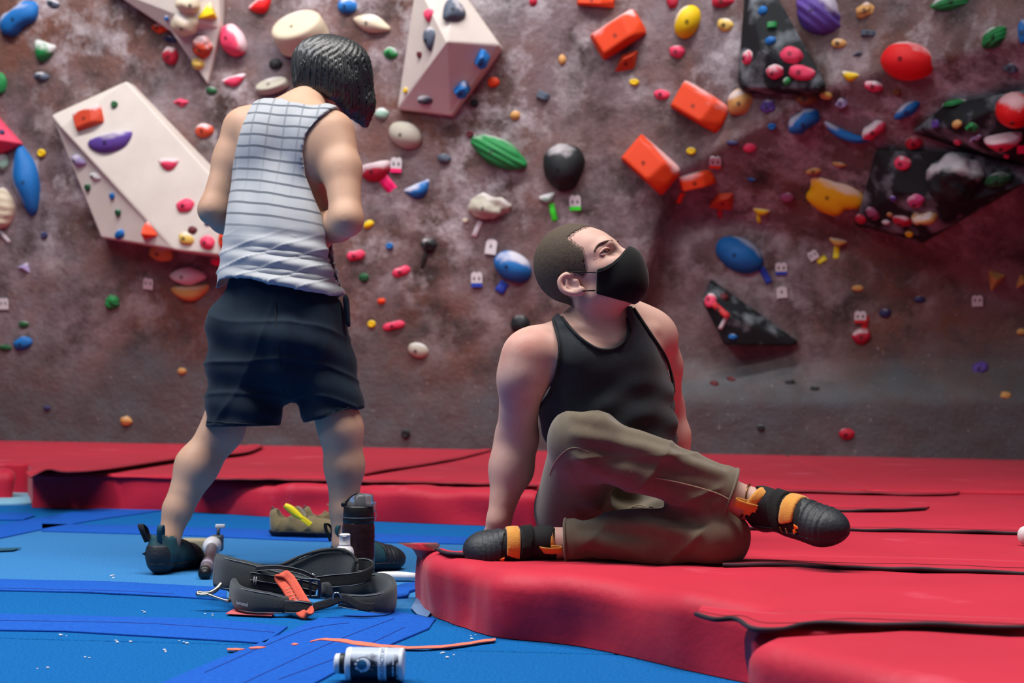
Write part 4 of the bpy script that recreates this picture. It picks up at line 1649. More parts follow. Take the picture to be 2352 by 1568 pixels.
route_tag(10, 697, 0, None, 'dim route tag at the left edge', 24, 26)
route_tag(1868, 586, 30, None, 'faint route tag beside the slanting yellow tape', 22, 22)
# ================================================================== seated climber in a mask
def nv(v):
    return Vector(v).normalized()


m_skin = material('fair_skin', rgb(198, 156, 142), 0.55, rgb(208, 168, 154), 9, 4, 0.3, 0.05, 420, spec=0.35, sss=0.12,
                  col3=rgb(192, 132, 118), n3scale=7, n3lo=0.55, n3hi=0.8)
m_tank = material('black_cotton', rgb(20, 26, 33), 0.9, rgb(30, 38, 46), 60, 3, 0.3, 0.18, 700, spec=0.25, sheen=0.35)
m_pants = material('olive_khaki_cotton', rgb(94, 83, 68), 0.9, rgb(108, 97, 80), 40, 3, 0.3, 0.15, 600, spec=0.2, sheen=0.25)
m_mask = material('black_mask_cloth', rgb(9, 10, 12), 0.9, bump=0.12, bscale=800, sheen=0.15, spec=0.2)
m_hair = material('buzzed_brown_hair', rgb(40, 32, 27), 0.75, rgb(104, 88, 72), 700, 2, 0.3, 0.25, 900, spec=0.3, stretch=(1, 1, .35))
m_eyew = material('eye_white', rgb(214, 204, 198), 0.25)
m_iris = material('brown_iris', rgb(40, 26, 18), 0.15)
m_brow = material('brow_hair', rgb(92, 66, 52), 0.8, bump=0.5, bscale=400)
m_rubber = material('black_shoe_rubber', rgb(20, 24, 30), 0.55, rgb(34, 40, 48), 30, 4, 0.3, 0.15, 120, spec=0.45)
m_shoeblk = material('black_shoe_fabric', rgb(12, 12, 14), 0.85, bump=0.2, bscale=500)
m_amber = material('amber_suede', rgb(196, 128, 34), 0.85, rgb(210, 146, 50), 60, 3, 0.3, 0.2, 300, sheen=0.4)
m_velcro = material('black_velcro', rgb(14, 15, 15), 0.95, bump=0.5, bscale=600)
m_orange = material('orange_print', rgb(236, 110, 12), 0.6)

sitter = empty('person', G(1420, 1250, ZM), 'seated masked person in a black tank top and olive trousers leaning back on both hands', 'person')

# ---- joints
NECK = P(1385, 742, 3.80)
SHR = P(1206, 818, 3.70)       # his right shoulder, nearer the lens
SHL = P(1510, 776, 3.86)
ELR = P(1186, 1010, 3.80)
WRR = P(1146, 1196, 3.76)
ELL = P(1532, 935, 4.02)
WRL = P(1566, 1130, 4.02)
PELV = P(1402, 1158, 3.80)
HIPR = P(1318, 1172, 3.78)
HIPL = P(1490, 1184, 3.80)
KNR = P(1342, 1012, 3.42)
ANR = P(1736, 1160, 3.40)
KNL = P(1640, 1230, 3.42)
ANL = P(1270, 1248, 3.46)
CHEST = P(1392, 862, 3.80)
BELLY = P(1402, 1010, 3.76)

# ---- head frame
HF = nv((0.74, -0.36, 0.57))
HU = Vector((-0.53, 0.16, 0.80))
HU = (HU - HF * HU.dot(HF)).normalized()
HR = HF.cross(HU)              # his right side, towards the lens
HO = P(1352, 634, 3.74)
HS = 1.06


def H(f, u, r=0.0):
    return HO + (HF * f + HU * u + HR * r) * HS


HAX = (HF, HU, HR)
cran = s_ell(H(-.016, .050), HAX, (.100 * HS, .098 * HS, .078 * HS))
face_items = [
    cran,
    (s_ell(H(.030, -.010), HAX, (.070 * HS, .085 * HS, .066 * HS)), .03),
    (s_ell(H(.045, .040), HAX, (.052 * HS, .050 * HS, .060 * HS)), .03),        # forehead
    (s_cone(H(.086, .026, -.028), H(.086, .026, .028), .013 * HS, .013 * HS), .022),   # brow ridge
    (s_cone(H(.064, .022, .052), H(.086, .028, .026), .010 * HS, .012 * HS), .02),
    (s_cone(H(.052, -.018, .052), H(.078, -.024, .038), .018 * HS, .015 * HS), .03),   # cheek bones
    (s_cone(H(.052, -.018, -.052), H(.078, -.024, -.038), .018 * HS, .015 * HS), .03),
    (s_cone(H(.096, .014), H(.116, -.032), .010 * HS, .015 * HS), .014),        # nose
    (s_cone(H(-.005, -.062, .050), H(.076, -.088, .010), .020 * HS, .022 * HS), .04),  # jaw
    (s_cone(H(-.005, -.062, -.050), H(.076, -.088, -.010), .020 * HS, .022 * HS), .04),
    (s_ell(H(.030, -.070), HAX, (.065 * HS, .045 * HS, .050 * HS)), .03),
]
headf = s_union(face_items, .02)
for sgn in (1, -1):                                    # eye hollows
    headf = s_sub(headf, s_ell(H(.098, .006, .033 * sgn), HAX, (.016, .010, .018)), .016)
ear = []
for sgn in (1, -1):
    EO = (lambda f, u, r, s_=sgn: H(-.016 + (f * .97 - u * .20) * .86, -.006 + (u * .97 + f * .20) * .86, s_ * (.073 + r * .9)))
    pts = spline([EO(.006, .020, .002), EO(-.004, .032, .010), EO(-.024, .030, .018), EO(-.036, .010, .020), EO(-.032, -.012, .016), EO(-.016, -.030, .008), EO(-.002, -.034, .004)], 24)
    rim = [s_cone(pts[i], pts[i + 1], .0052, .0052) for i in range(len(pts) - 1)]
    bowl = s_ell(EO(-.016, .000, .006), ((HF - HR * (.35 * sgn)).normalized(), HU, (HR + HF * (.35 * sgn)).normalized()), (.021, .030, .006))
    anti = [s_cone(EO(-.010, .020, .012), EO(-.022, .004, .014), .004, .004), s_cone(EO(-.022, .004, .014), EO(-.014, -.018, .011), .004, .004)]
    lobe = s_ell(EO(-.004, -.034, .006), HAX, (.010, .011, .005))
    tragus = s_cone(EO(.006, -.004, .004), EO(.002, -.014, .005), .006, .005)
    e_ = s_union([(bowl, 0)] + [(r_, .006) for r_ in rim] + [(a_, .004) for a_ in anti] + [(lobe, .010), (tragus, .006)], .005)
    e_ = s_sub(e_, s_ell(EO(-.008, -.004, .017), HAX, (.010, .012, .009)), .006)
    ear.append(e_)
necktop = H(-.030, -.070)
body_items = [
    s_ecap(P(1396, 800, 3.82), P(1400, 960, 3.80), .150, .135, (1, .25, 0), .66),          # rib cage
    (s_ecap(P(1400, 960, 3.80), P(1402, 1120, 3.82), .132, .150, (1, .2, 0), .74), .08),
    (s_ecap(SHR.lerp(NECK, .22), SHL.lerp(NECK, .22), .060, .058, (0, 0, 1), .95), .07),    # shoulder girdle
    (s_cone(NECK + Vector((-.01, .02, -.03)), SHR + Vector((.02, .02, .015)), .040, .036), .05),
    (s_cone(NECK + Vector((.01, .02, -.02)), SHL + Vector((-.02, .01, .02)), .040, .036), .05),
    (s_ecap(P(1330, 830, 3.70), P(1452, 826, 3.74), .070, .066, (0, 0, 1), .8), .06),        # chest
    (s_cone(necktop, NECK + Vector((.0, .01, -.03)), .053, .058), .03),
    (s_cone(H(-.035, -.06, .045), P(1392, 778, 3.715), .016, .011), .03),                  # neck muscle
    (s_cone(H(-.02, -.085, .0), P(1412, 765, 3.72), .030, .026), .03),
    (s_cone(P(1408, 786, 3.69), P(1300, 764, 3.70), .011, .011), .022),                   # collar bones
    (s_cone(P(1420, 784, 3.69), P(1500, 758, 3.78), .011, .011), .022),
    (s_cone(SHR, P(1198, 870, 3.70), .062, .056), .045),                                   # right arm
    (s_cone(P(1198, 865, 3.70), ELR, .056, .050), .04),
    (s_cone(ELR, P(1172, 1075, 3.79), .050, .053), .04),
    (s_cone(P(1174, 1070, 3.79), WRR, .053, .030), .03),
    (s_cone(SHL, P(1520, 840, 3.92), .052, .048), .04),
    (s_cone(P(1522, 840, 3.92), ELL, .050, .044), .04),
    (s_cone(ELL, P(1545, 1000, 4.03), .044, .046), .03),
    (s_cone(P(1545, 1000, 4.03), WRL, .046, .030), .03),
    (s_ecap(PELV + Vector((-.06, .02, 0)), PELV + Vector((.06, .02, 0)), .118, .118, (0, 0, 1), .95), .08),
]
# hands planted behind him, fingers pointing backwards
def hand_items(wr, fwd, side, flat, thumb_sign, spread=.012, curl=0.0):
    """palm and five fingers; fwd along the hand, side across it, flat the palm normal"""
    it = []
    pc = wr + fwd * .055
    it.append((s_ecap(wr + fwd * .015, wr + fwd * .085, .030, .040, side, .42), .025))
    lens = (.068, .078, .074, .058)
    for i in range(4):
        o = (i - 1.5) * .0205
        b = wr + fwd * (.086 - abs(i - 1.4) * .004) + side * (o * thumb_sign)
        d = (fwd + side * (spread * (i - 1.5) * 8 * thumb_sign) * .6 - flat * curl * .35).normalized()
        k1 = b + d * lens[i] * .45
        d2 = (d - flat * (.25 + curl)).normalized()
        k2 = k1 + d2 * lens[i] * .32
        d3 = (d2 - flat * (.2 + curl)).normalized()
        k3 = k2 + d3 * lens[i] * .25
        it += [(s_cone(b, k1, .0098, .0090), .006), (s_cone(k1, k2, .0090, .0082), .004), (s_cone(k2, k3, .0082, .0070), .004)]
    tb = wr + fwd * .030 - side * (.028 * thumb_sign)
    t1 = tb + (fwd * .6 - side * (.75 * thumb_sign)).normalized() * .040
    t2 = t1 + (fwd * .85 - side * (.45 * thumb_sign) - flat * .2).normalized() * .032
    it += [(s_cone(tb, t1, .016, .0115), .016), (s_cone(t1, t2, .0115, .0095), .004)]
    return it


flatz = Vector((0, 0, 1))
hwR = Vector((WRR.x - .008, WRR.y + .01, ZM + .032))
body_items.append((s_cone(WRR, hwR, .030, .026), .02))
body_items += hand_items(hwR, nv((.10, .99, -.02)), nv((.99, -.10, 0)), flatz, -1)
hwL = Vector((WRL.x + .01, WRL.y, ZM + .040))
body_items.append((s_cone(WRL, hwL, .030, .026), .02))
body_items += hand_items(hwL, nv((.45, .85, -.03)), nv((.85, -.45, 0)), flatz, 1)
# legs under the trousers and bare ankles
leg_items = [
    s_cone(HIPR, KNR, .088, .060), (s_cone(KNR, KNR.lerp(ANR, .35), .058, .056), .04), (s_cone(KNR.lerp(ANR, .3), ANR, .056, .036), .03),
]
leg2_items = [
    s_cone(HIPL, KNL, .088, .058), (s_cone(KNL, KNL.lerp(ANL, .35), .056, .055), .04), (s_cone(KNL.lerp(ANL, .3), ANL, .055, .036), .03),
]
FRF = nv((.72, -.68, -.08))     # right foot points right, toward the lens
FLF = nv((-.97, -.12, .02))
body_items += [(s_union(leg_items), .03), (s_union(leg2_items), .03)]
body_items += [(s_cone(ANR, ANR + FRF * .07, .035, .030), .02), (s_cone(ANL, ANL + FLF * .07, .033, .026), .02)]
torso = s_union(body_items, .04)
bodyf = s_union([torso, (headf, .02), (ear[0], .004), (ear[1], .004)], .02)
blo, bhi = (-.20, 3.25, .13), (.72, 4.30, 1.18)
body = sdf_obj('body', torso, (-.25, 3.20, .13), (.75, 4.32, .99), .0062, m_skin, sitter, 2)


# the head is cut from the same figure at finer grain and welded into the one body mesh
def join_into(o, others):
    bm = bmesh.new()
    bm.from_mesh(o.data)
    for q in others:
        bm.from_mesh(q.data)
        me = q.data
        bpy.data.objects.remove(q)
        bpy.data.meshes.remove(me)
    for f in bm.faces:
        f.smooth = True
    bm.to_mesh(o.data)
    bm.free()


HLO = [min(H(f, u, r)[i] for f in (-.14, .13) for u in (-.15, .15) for r in (-.11, .11)) for i in range(3)]
HHI = [max(H(f, u, r)[i] for f in (-.14, .13) for u in (-.15, .15) for r in (-.11, .11)) for i in range(3)]
headfull = s_union([headf, (ear[0], .004), (ear[1], .004), (s_cone(necktop, NECK + Vector((.0, .01, -.03)), .053, .058), .03),
                    (s_cone(H(-.035, -.06, .045), P(1392, 778, 3.715), .016, .011), .03), (s_cone(H(-.02, -.085, .0), P(1412, 765, 3.72), .030, .026), .03)], .02)
hd_ = sdf_obj('head', headfull, HLO, HHI, .0026, m_skin, sitter, 1)
join_into(body, [hd_])

# ---- hair, brows, eyes, mask
def loc_head(p):
    q = p - V3(HO)
    return q @ V3(HF) / HS, q @ V3(HU) / HS, q @ V3(HR) / HS


def near_side(p):
    """mirror points of the far half of the head onto the near half"""
    f, u, r = loc_head(p)
    ra = np.abs(r) * HS
    return V3(HO) + np.outer(f * HS, V3(HF)) + np.outer(u * HS, V3(HU)) + np.outer(ra, V3(HR))


XZ = lambda pts, Y: [(P(x, y, Y).x, P(x, y, Y).z) for x, y in pts]
hair_poly = poly2(XZ([(1384, 480), (1383, 506), (1362, 511), (1338, 520), (1318, 533), (1303, 546), (1318, 560), (1336, 572), (1341, 590), (1342, 606), (1347, 624), (1338, 636),
                      (1326, 630), (1306, 622), (1288, 632), (1284, 650), (1298, 668), (1314, 686), (1318, 712), (1304, 716), (1180, 700), (1180, 460)], 3.68))


def hair_region(p):
    q = near_side(p)
    jag = .0008 * np.sin(p[:, 0] * 1700 + p[:, 2] * 900) + .0006 * np.sin(p[:, 2] * 1300 - p[:, 0] * 800)
    return hair_poly(q) + jag


hairbase = s_union([cran, (s_ell(H(.045, .040), HAX, (.052 * HS, .050 * HS, .060 * HS)), .03), (s_ell(H(.030, -.010), HAX, (.070 * HS, .085 * HS, .066 * HS)), .03),
                    (s_cone(necktop, NECK + Vector((.0, .01, -.03)), .053, .058), .03)], .03)
hairf = s_and(s_off(hairbase, .0020), hair_region)
sdf_obj('hair', hairf, HLO, HHI, .0034, m_hair, sitter, 1,
        disp=lambda v: .0003 * np.sin(v[:, 0] * 1900) * np.sin(v[:, 2] * 2100 + v[:, 1] * 1500))
m_stub = material('short_stubble_hair', rgb(70, 52, 42), 0.8)
nt_ = m_stub.node_tree
tx_, nz_, mr_ = nt_.nodes.new('ShaderNodeTexCoord'), nt_.nodes.new('ShaderNodeTexNoise'), nt_.nodes.new('ShaderNodeMapRange')
nz_.inputs['Scale'].default_value = 800
mr_.inputs['From Min'].default_value = .50
mr_.inputs['From Max'].default_value = .58
nt_.links.new(tx_.outputs['Object'], nz_.inputs['Vector'])
nt_.links.new(nz_.outputs[0], mr_.inputs[0])
nt_.links.new(mr_.outputs[0], nt_.nodes['Principled BSDF'].inputs['Alpha'])
sdf_obj('hairline_stubble', s_and(s_off(hairbase, .0012), lambda p: hair_region(p) - .0062, lambda p: -hair_region(p) - .004), HLO, HHI, .0030, m_stub, sitter, 1)


def on_head(px, py, out=0.0):
    d = V3(ray(px, py))
    t = np.linspace(3.45, 3.95, 500) / d[1]
    q = V3(CAM)[None, :] + t[:, None] * d[None, :]
    v = headfull(q)
    k = int(np.argmax(v < 0))
    return Vector(q[k]) - Vector(d) * (out / d[1])


def mirror(p):
    q = p - HO
    return HO + HF * q.dot(HF) + HU * q.dot(HU) - HR * q.dot(HR)


for sgn in (1, -1):
    fl = (lambda v: v) if sgn > 0 else mirror
    pts = [fl(q) for q in spline([on_head(1365, 577, .001), on_head(1374, 563, .001), on_head(1390, 555, .001), on_head(1406, 552, .001)], 16)]
    tube('eyebrow', pts, [.0014 + .0020 * math.sin(math.pi * min(1, (i + 2) / (len(pts) + 2))) for i in range(len(pts))], m_brow, sitter, 8)
    ec = fl(on_head(1391, 578) - HF * .0115)
    e_ = lathe('eye', [(.0005, -.0125), (.007, -.0103), (.011, -.006), (.0125, 0), (.011, .006), (.007, .0103), (.0005, .0125)], ec, HF, m_eyew, sitter, 20)
    gz = (HF * .9 + HU * .25 + HR * .1).normalized()
    lathe('iris', [(.0066, .0103), (.0050, .0117), (.0030, .0126), (.0003, .0129)], ec, gz, m_iris, e_, 16)
    for (lid, rr) in (([(1377, 583), (1384, 574), (1393, 569.5), (1402, 571)], .0036), ([(1377, 584), (1386, 585), (1395, 581.5), (1403, 574)], .0036)):
        pts = [fl(q) for q in spline([on_head(x, y, .0012) for x, y in lid], 12)]
        tube('eyelid', pts, [rr * (.55 + .45 * math.sin(math.pi * i / (len(pts) - 1))) for i in range(len(pts))], m_skin, sitter, 8)
    tube('lash_line', [fl(q) for q in spline([on_head(x, y, .0040) for x, y in ((1378, 581), (1385, 576.5), (1394, 573), (1402, 573))], 12)], .0012, m_brow, sitter, 6)
for wr_ in (((1361, 588), (1369, 588), (1378, 585)), ((1362, 596), (1371, 593), (1381, 588)), ((1368, 604), (1378, 598), (1388, 591))):
    tube('smile_crease', spline([on_head(x, y, -.0004) for x, y in wr_], 10), .0012, material('skin_crease', rgb(168, 118, 102), .7), sitter, 5)
mk_core = s_union([s_ell(H(.058, -.052), HAX, (.078 * HS, .058 * HS, .061 * HS)), (s_ell(H(.088, -.022), HAX, (.046 * HS, .034 * HS, .036 * HS)), .035),
                   (s_ell(H(.066, -.085), HAX, (.050 * HS, .036 * HS, .042 * HS)), .03)], .03)


mask_poly = poly2(XZ([(1369, 621), (1386, 616), (1404, 606), (1422, 590), (1434, 575), (1442, 566), (1452, 560), (1520, 560), (1520, 720), (1450, 696), (1420, 690), (1368, 676)], 3.68))


def mask_region(p):
    return mask_poly(near_side(p))


mask_solid = s_union([mk_core, (s_off(headf, .0045), .012)], .01)
maskf = s_and(mask_solid, mask_region)
mask = sdf_obj('face_mask', maskf, HLO, HHI, .0026, m_mask, sitter, 2)
for (a_, c_) in (((1370, 626), (1303, 624)), ((1367, 667), (1338, 668))):
    q0, q1 = on_head(*a_, .006), on_head(*c_, .004)
    tube('ear_loop', spline([q0, q0.lerp(q1, .5) + HR * .003, q1], 10), .0017, m_mask, mask, 6)
tp = [q for q in ([Vector(v) for v in ()])]
mo_ = lambda p: np.maximum(mask_solid(p), -1)
for off_ in (5,):
    seam_px = [(1369, 621 + off_), (1386, 616 + off_), (1404, 606 + off_ + 1), (1422, 590 + off_ + 2), (1434 + 2, 575 + off_), (1442 + 3, 566 + off_)]
    pts = []
    for v in spline([Vector((x, y, 0)) for x, y in seam_px], 30):
        d = V3(ray(v.x, v.y))
        t = np.linspace(3.40, 3.95, 500) / d[1]
        q = V3(CAM)[None, :] + t[:, None] * d[None, :]
        w = mask_solid(q)
        pts.append(Vector(q[int(np.argmax(w < 0))]) - Vector(d) * .0004)
    tube('seam', pts, .0010, material('mask_thread', rgb(26, 26, 28), .8), mask, 5)

# ---- tank top
tank_poly = poly2(XZ([(1263, 716), (1268, 732), (1284, 790), (1280, 840), (1262, 900), (1236, 940), (1238, 962), (1252, 1010), (1272, 1060), (1566, 1060), (1556, 960), (1552, 905), (1547, 872),
                      (1532, 820), (1492, 762), (1456, 698), (1441, 698), (1440, 720), (1446, 760), (1432, 790), (1405, 803), (1370, 800), (1335, 778), (1308, 750), (1290, 722), (1285, 712)], 3.72))
tank_core = s_union([s_off(s_union(body_items[:11] + [body_items[11], body_items[15]], .04), .005),
                     (s_ecap(P(1396, 850, 3.82), P(1400, 960, 3.80), .158, .158, (1, .25, 0), .70), .05),
                     (s_ecap(P(1400, 960, 3.80), P(1405, 1110, 3.82), .158, .176, (1, .2, 0), .76), .08)], .03)
tankf = s_and(s_off(tank_core, .003), tank_poly, lambda p: -(tank_core(p) + .006), lambda p: p[:, 1] - 3.97)


def tank_folds(p):
    z = p[:, 2]
    low = sstep(.66, .52, z)
    a = .0050 * low * wave(p, (.22, 0, 1), 70, .4, .8, 5) * (0.55 + .45 * wave(p, (1, .2, .3), 9, 2))
    b = .0022 * low * wave(p, (-.5, 0, 1), 85, 1.7, 1.0, 6)
    d = .0025 * (1 - low) * wave(p, (1, 0, .25), 30, .6, .8, 5)
    return a + b + d


tank = sdf_obj('tank_top', tankf, (-.06, 3.52, .36), (.52, 4.05, .99), .0036, m_tank, sitter, 2, tank_folds)


def front_edge(px_pts, f, Y0=3.4, n=40, out=.0015):
    """pull a picked line onto the front of a surface"""
    res = []
    for (x, y) in [(v.x, v.y) for v in spline([Vector((a, b, 0)) for a, b in px_pts], n)]:
        d = V3(ray(x, y))
        t = np.linspace(Y0, Y0 + .8, 400) / d[1]
        q = V3(CAM)[None, :] + t[:, None] * d[None, :]
        v = f(q)
        k = int(np.argmax(v < 0)) if (v < 0).any() else -1
        if k >= 0:
            res.append(Vector(q[k]) - Vector(d) * (out / d[1]))
    return res


m_bind = material('black_binding', rgb(13, 17, 22), 0.85)
to = s_off(tank_core, .004)
for ln in ([(1290, 728), (1310, 753), (1337, 779), (1371, 800), (1405, 802), (1430, 788), (1443, 762), (1441, 730)],
           [(1270, 734), (1284, 788), (1281, 838), (1264, 898), (1238, 938)], [(1456, 708), (1492, 762), (1528, 818), (1544, 868), (1548, 900)]):
    pts = front_edge(ln, to, 3.4)
    if len(pts) > 4:
        tube('neckline_binding' if ln[0][0] == 1290 else 'armhole_binding', pts, .0042, m_bind, tank, 8)

# ---- trousers
def pant_folds_r(p):
    ax = nv(ANR - KNR)
    along = (p - V3(KNR)) @ V3(ax)
    shin = sstep(-.02, .1, along)
    a = .006 * wave(p, (ax + Vector((0, 0, 2.2))).normalized(), 70, .8, 1.2, 6) * shin
    b = .004 * (1 - shin) * wave(p, (1, .3, .35), 68, .3, 1.3, 6)
    c = .0025 * wave(p, (.3, .5, 1), 120, 1.0, 1.5, 8)
    c = c + .007 * crease(p, (.9, 0, .5), 42, .4, 1.6, 6) * (1 - shin) + .006 * crease(p, (-.25, .2, 1), 46, 1.1, 1.8, 5) * shin + .005 * crease(p, (.7, .2, -.6), 36, 2.0, 2.0, 7)
    fade = (1 - sstep(-.05, -.02, cuffR(p)) * (p[:, 0] > .4)) * (1 - sstep(-.05, -.02, cuffL(p)) * (p[:, 0] < .2))
    return (a + b + c) * fade


seat = s_ecap(PELV + Vector((-.07, .02, -.01)), PELV + Vector((.07, .02, -.01)), .128, .128, (0, 0, 1), 1.0)
thR = s_cone(HIPR, KNR, .104, .079)
shR_ = s_union([s_cone(KNR, KNR.lerp(ANR, .35), .077, .074), (s_cone(KNR.lerp(ANR, .3), ANR, .074, .064), .03)], .03)
thL = s_cone(HIPL, KNL, .100, .078)
shL_ = s_union([s_cone(KNL, KNL.lerp(ANL, .35), .074, .070), (s_cone(KNL.lerp(ANL, .3), ANL, .070, .056), .03)], .03)
pantR = s_union([thR, (shR_, .045)], .03)
pantL = s_union([thL, (shL_, .045)], .03)
cuffR = s_plane(KNR.lerp(ANR, .850), ANR - KNR)
cuffL = s_plane(KNL.lerp(ANL, .925), ANL - KNL)
legR = lambda p: np.maximum(pantR(p), cuffR(p))
legL = lambda p: np.maximum(pantL(p), cuffL(p))
lap = s_ecap(P(1402, 1080, 3.82), P(1402, 1170, 3.80), .162, .160, (1, .2, 0), .80)
pantf = s_union([seat, (lap, .03), (legR, .022), (legL, .022)], .02)
holR = s_cone(KNR.lerp(ANR, .74), ANR + (ANR - KNR) * .2, .050, .055)
holL = s_cone(KNL.lerp(ANL, .79), ANL + (ANL - KNL) * .2, .042, .047)
pantf2 = s_and(pantf, lambda p: -holR(p), lambda p: -holL(p), lambda p: (ZM + .004) - p[:, 2], lambda p: p[:, 2] - (PELV.z + .105 + .45 * np.clip(3.72 - p[:, 1], 0, 1)))
trousers = sdf_obj('trousers', pantf2, (-.02, 3.24, .13), (.70, 4.02, .72), .0044, m_pants, sitter, 2, pant_folds_r)
m_pthread = material('olive_thread', rgb(150, 136, 112), 0.8)
for ln in ([(1262, 1090), (1275, 1060), (1300, 1034), (1325, 1028), (1352, 1038)], [(1410, 1072), (1480, 1092), (1560, 1108), (1640, 1130), (1680, 1150)],
           [(1420, 1180), (1450, 1165), (1470, 1160), (1500, 1166)]):
    pts = front_edge(ln, pantf, 3.15)
    if len(pts) > 4:
        tube('seam', pts, .0013, m_pthread, trousers, 5)
for (a_, b_, rr) in ((KNR.lerp(ANR, .840), ANR - KNR, .0655), (KNL.lerp(ANL, .915), ANL - KNL, .0575)):
    ax = nv(b_)
    u = nv(ax.cross(Vector((0, 0, 1))))
    w = ax.cross(u)
    tube('cuff_hem', [a_ + (u * math.cos(t) + w * math.sin(t)) * rr for t in np.linspace(0, 2 * math.pi, 33)[:-1]], .004, m_pants, trousers, 8, True)

# ankle chain on the raised foot
ax = nv(ANR - KNR)
u = nv(ax.cross(Vector((0, 0, 1))))
w = ax.cross(u)
ac = KNR.lerp(ANR, .930)
tube('anklet', [ac + (u * math.cos(t) + w * math.sin(t)) * .0415 + ax * (.006 * math.sin(t * 2)) for t in np.linspace(0, 2 * math.pi, 41)[:-1]], .0021,
     material('brass_chain', rgb(150, 100, 60), .35, metal=.9), sitter, 6, True)


# ---- climbing shoes
def climbing_shoe(o, F, U, parent, label=None, upper=None, rub=None, L=1.0, tabs='amber', detailed=True, name='climbing_shoe', mir=1, W=1.0, C=None):
    """F heel-to-toe, U out of the instep; o under the ankle at sole level"""
    F, U = nv(F), Vector(U)
    U = nv(U - F * U.dot(F))
    R = F.cross(U) * mir
    A = (F, U, R)
    Q = lambda f, u, r=0.0: o + (F * f + (U * u + R * r) * W) * L
    G_ = L * W
    C = U if C is None else nv(C)
    c0 = Q(-.012, .055) if C is U else Q(-.008, .050)
    clen = .043 * L if C is U else .030 * L
    base = s_union([
        s_ell(Q(-.032, .040), A, (.036 * L, .046 * G_, .031 * G_)),
        (s_ecap(Q(-.02, .046), Q(.075, .040), .040 * G_, .040 * G_, U, .86), .03),
        (s_ecap(Q(.06, .038), Q(.135, .026), .040 * G_, .034 * G_, U, 1.05, 1.32), .03),
        (s_ell(Q(.150, .022, -.004), A, (.057 * L, .034 * G_, .044 * G_)), .03),
        (s_cone(c0, c0 + C * clen, .041 * L, .040 * L), .025)], .03)
    hol = s_cone(c0 + C * (clen * .6), c0 + C * .12, .034 * L, .046 * L)
    lo = [min(Q(f, u, r)[i] for f in (-.14, .24) for u in (-.05, .15) for r in (-.08, .08)) for i in range(3)]
    hi = [max(Q(f, u, r)[i] for f in (-.14, .24) for u in (-.05, .15) for r in (-.08, .08)) for i in range(3)]

    def lc(p):
        q = p - V3(o)
        return q @ V3(F) / L, q @ V3(U) / G_, q @ V3(R) / G_
    sh = sdf_obj(name, s_and(base, lambda p: -hol(p)), lo, hi, .0042, upper or m_shoeblk, parent, 2)
    if label:
        sh['label'] = label
    rb = rub or m_rubber
    toe = lambda p: (lambda f, u, r: np.maximum(.092 - f + .25 * np.abs(r), -1))(*lc(p))
    sdf_obj('toe_rubber', s_and(s_off(base, .0035), toe), lo, hi, .0036, rb, sh, 2,
            disp=lambda v: .0010 * np.sin(lc(v)[0] * 420 + 12 * np.abs(lc(v)[2])) * (lc(v)[0] < .165))
    rand = lambda p: (lambda f, u, r: u - .018 - .10 * np.clip(-f, 0, 1))(*lc(p))
    sdf_obj('sole', s_and(s_off(base, .0048), rand), lo, hi, .0040, rb, sh, 2)
    heel = lambda p: (lambda f, u, r: f + .040 + (.3 if C is U else .9) * np.clip(u - .05, 0, 1))(*lc(p))
    sdf_obj('heel_rubber', s_and(s_off(base, .0034), heel, lambda p: lc(p)[1] - .078), lo, hi, .0040, rb, sh, 2)
    if detailed:
        pan = lambda p: (lambda f, u, r: np.maximum(np.maximum(np.abs(f - .068) - .020, .040 - u + .3 * (f - .068)), -1))(*lc(p))
        sdf_obj('suede_panel', s_and(s_off(base, .0040), pan), lo, hi, .0034, m_amber, sh, 2)
        cu_, cv_ = R, nv(C.cross(R))
        ring = [c0 + C * (clen + .004) + (cu_ * math.cos(t) + cv_ * math.sin(t)) * (.0415 * L) for t in np.linspace(0, 2 * math.pi, 25)[:-1]]
        ribbon('suede_collar', ring, C, .026 * L, .006, m_amber, sh, True)
        stp = lambda p: (lambda f, u, r: np.maximum(np.abs(f - .032 + .15 * (u - .05)) - .0150, .012 - u))(*lc(p))
        sdf_obj('velcro_strap', s_and(s_off(base, .0062), stp, lambda p: -hol(p)), lo, hi, .0036, m_velcro, sh, 1)
        # pull loop at the tongue
        a0 = Q(-.008, .098, .030)
        ribbon('pull_loop', spline([c0 + C * (clen * k1) + R * (k2 * L) + U * (.012 * L) for k1, k2 in ((-.2, .041), (.8, .052), (1.9, .053), (2.1, .046), (1.2, .041))], 20), nv(U - C * U.dot(C)), .022 * L, .003, m_amber, sh)

        def on_face(f, u, sgn=1):
            q = np.array([V3(Q(f, u, r * sgn)) for r in np.linspace(.09, 0, 90)])
            v = base(q)
            k = int(np.argmax(v < .0035))
            return Vector(q[k]), R * sgn
        for sgn in (1, -1):
            for (f, u, s_) in ((.100, .036, .0075), (.094, .024, .006)):
                c, nn = on_face(f, u, sgn)
                c = c + nn * .002
                tv = [c + F * s_, c - F * s_ * .6 + U * s_ * .9, c - F * s_ * .6 - U * s_ * .9]
                mesh_obj('orange_triangle', tv + [v - nn * .004 for v in tv], [(0, 1, 2), (5, 4, 3), (0, 3, 4, 1), (1, 4, 5, 2), (2, 5, 3, 0)], m_orange, sh, False)
            for f0 in (.052, .070):
                zz = []
                for i in range(13):
                    c, nn = on_face(f0 + (.004 if i % 2 else 0), .034 + i * .0 + .0, sgn)
                    c, nn = on_face(f0 + (.0045 if i % 2 else 0) - .002, .014 + i * .0013, sgn)
                    zz.append(c + nn * .0012)
                tube('zigzag_stitch', zz, .0008, m_amber, sh, 4)
    return sh


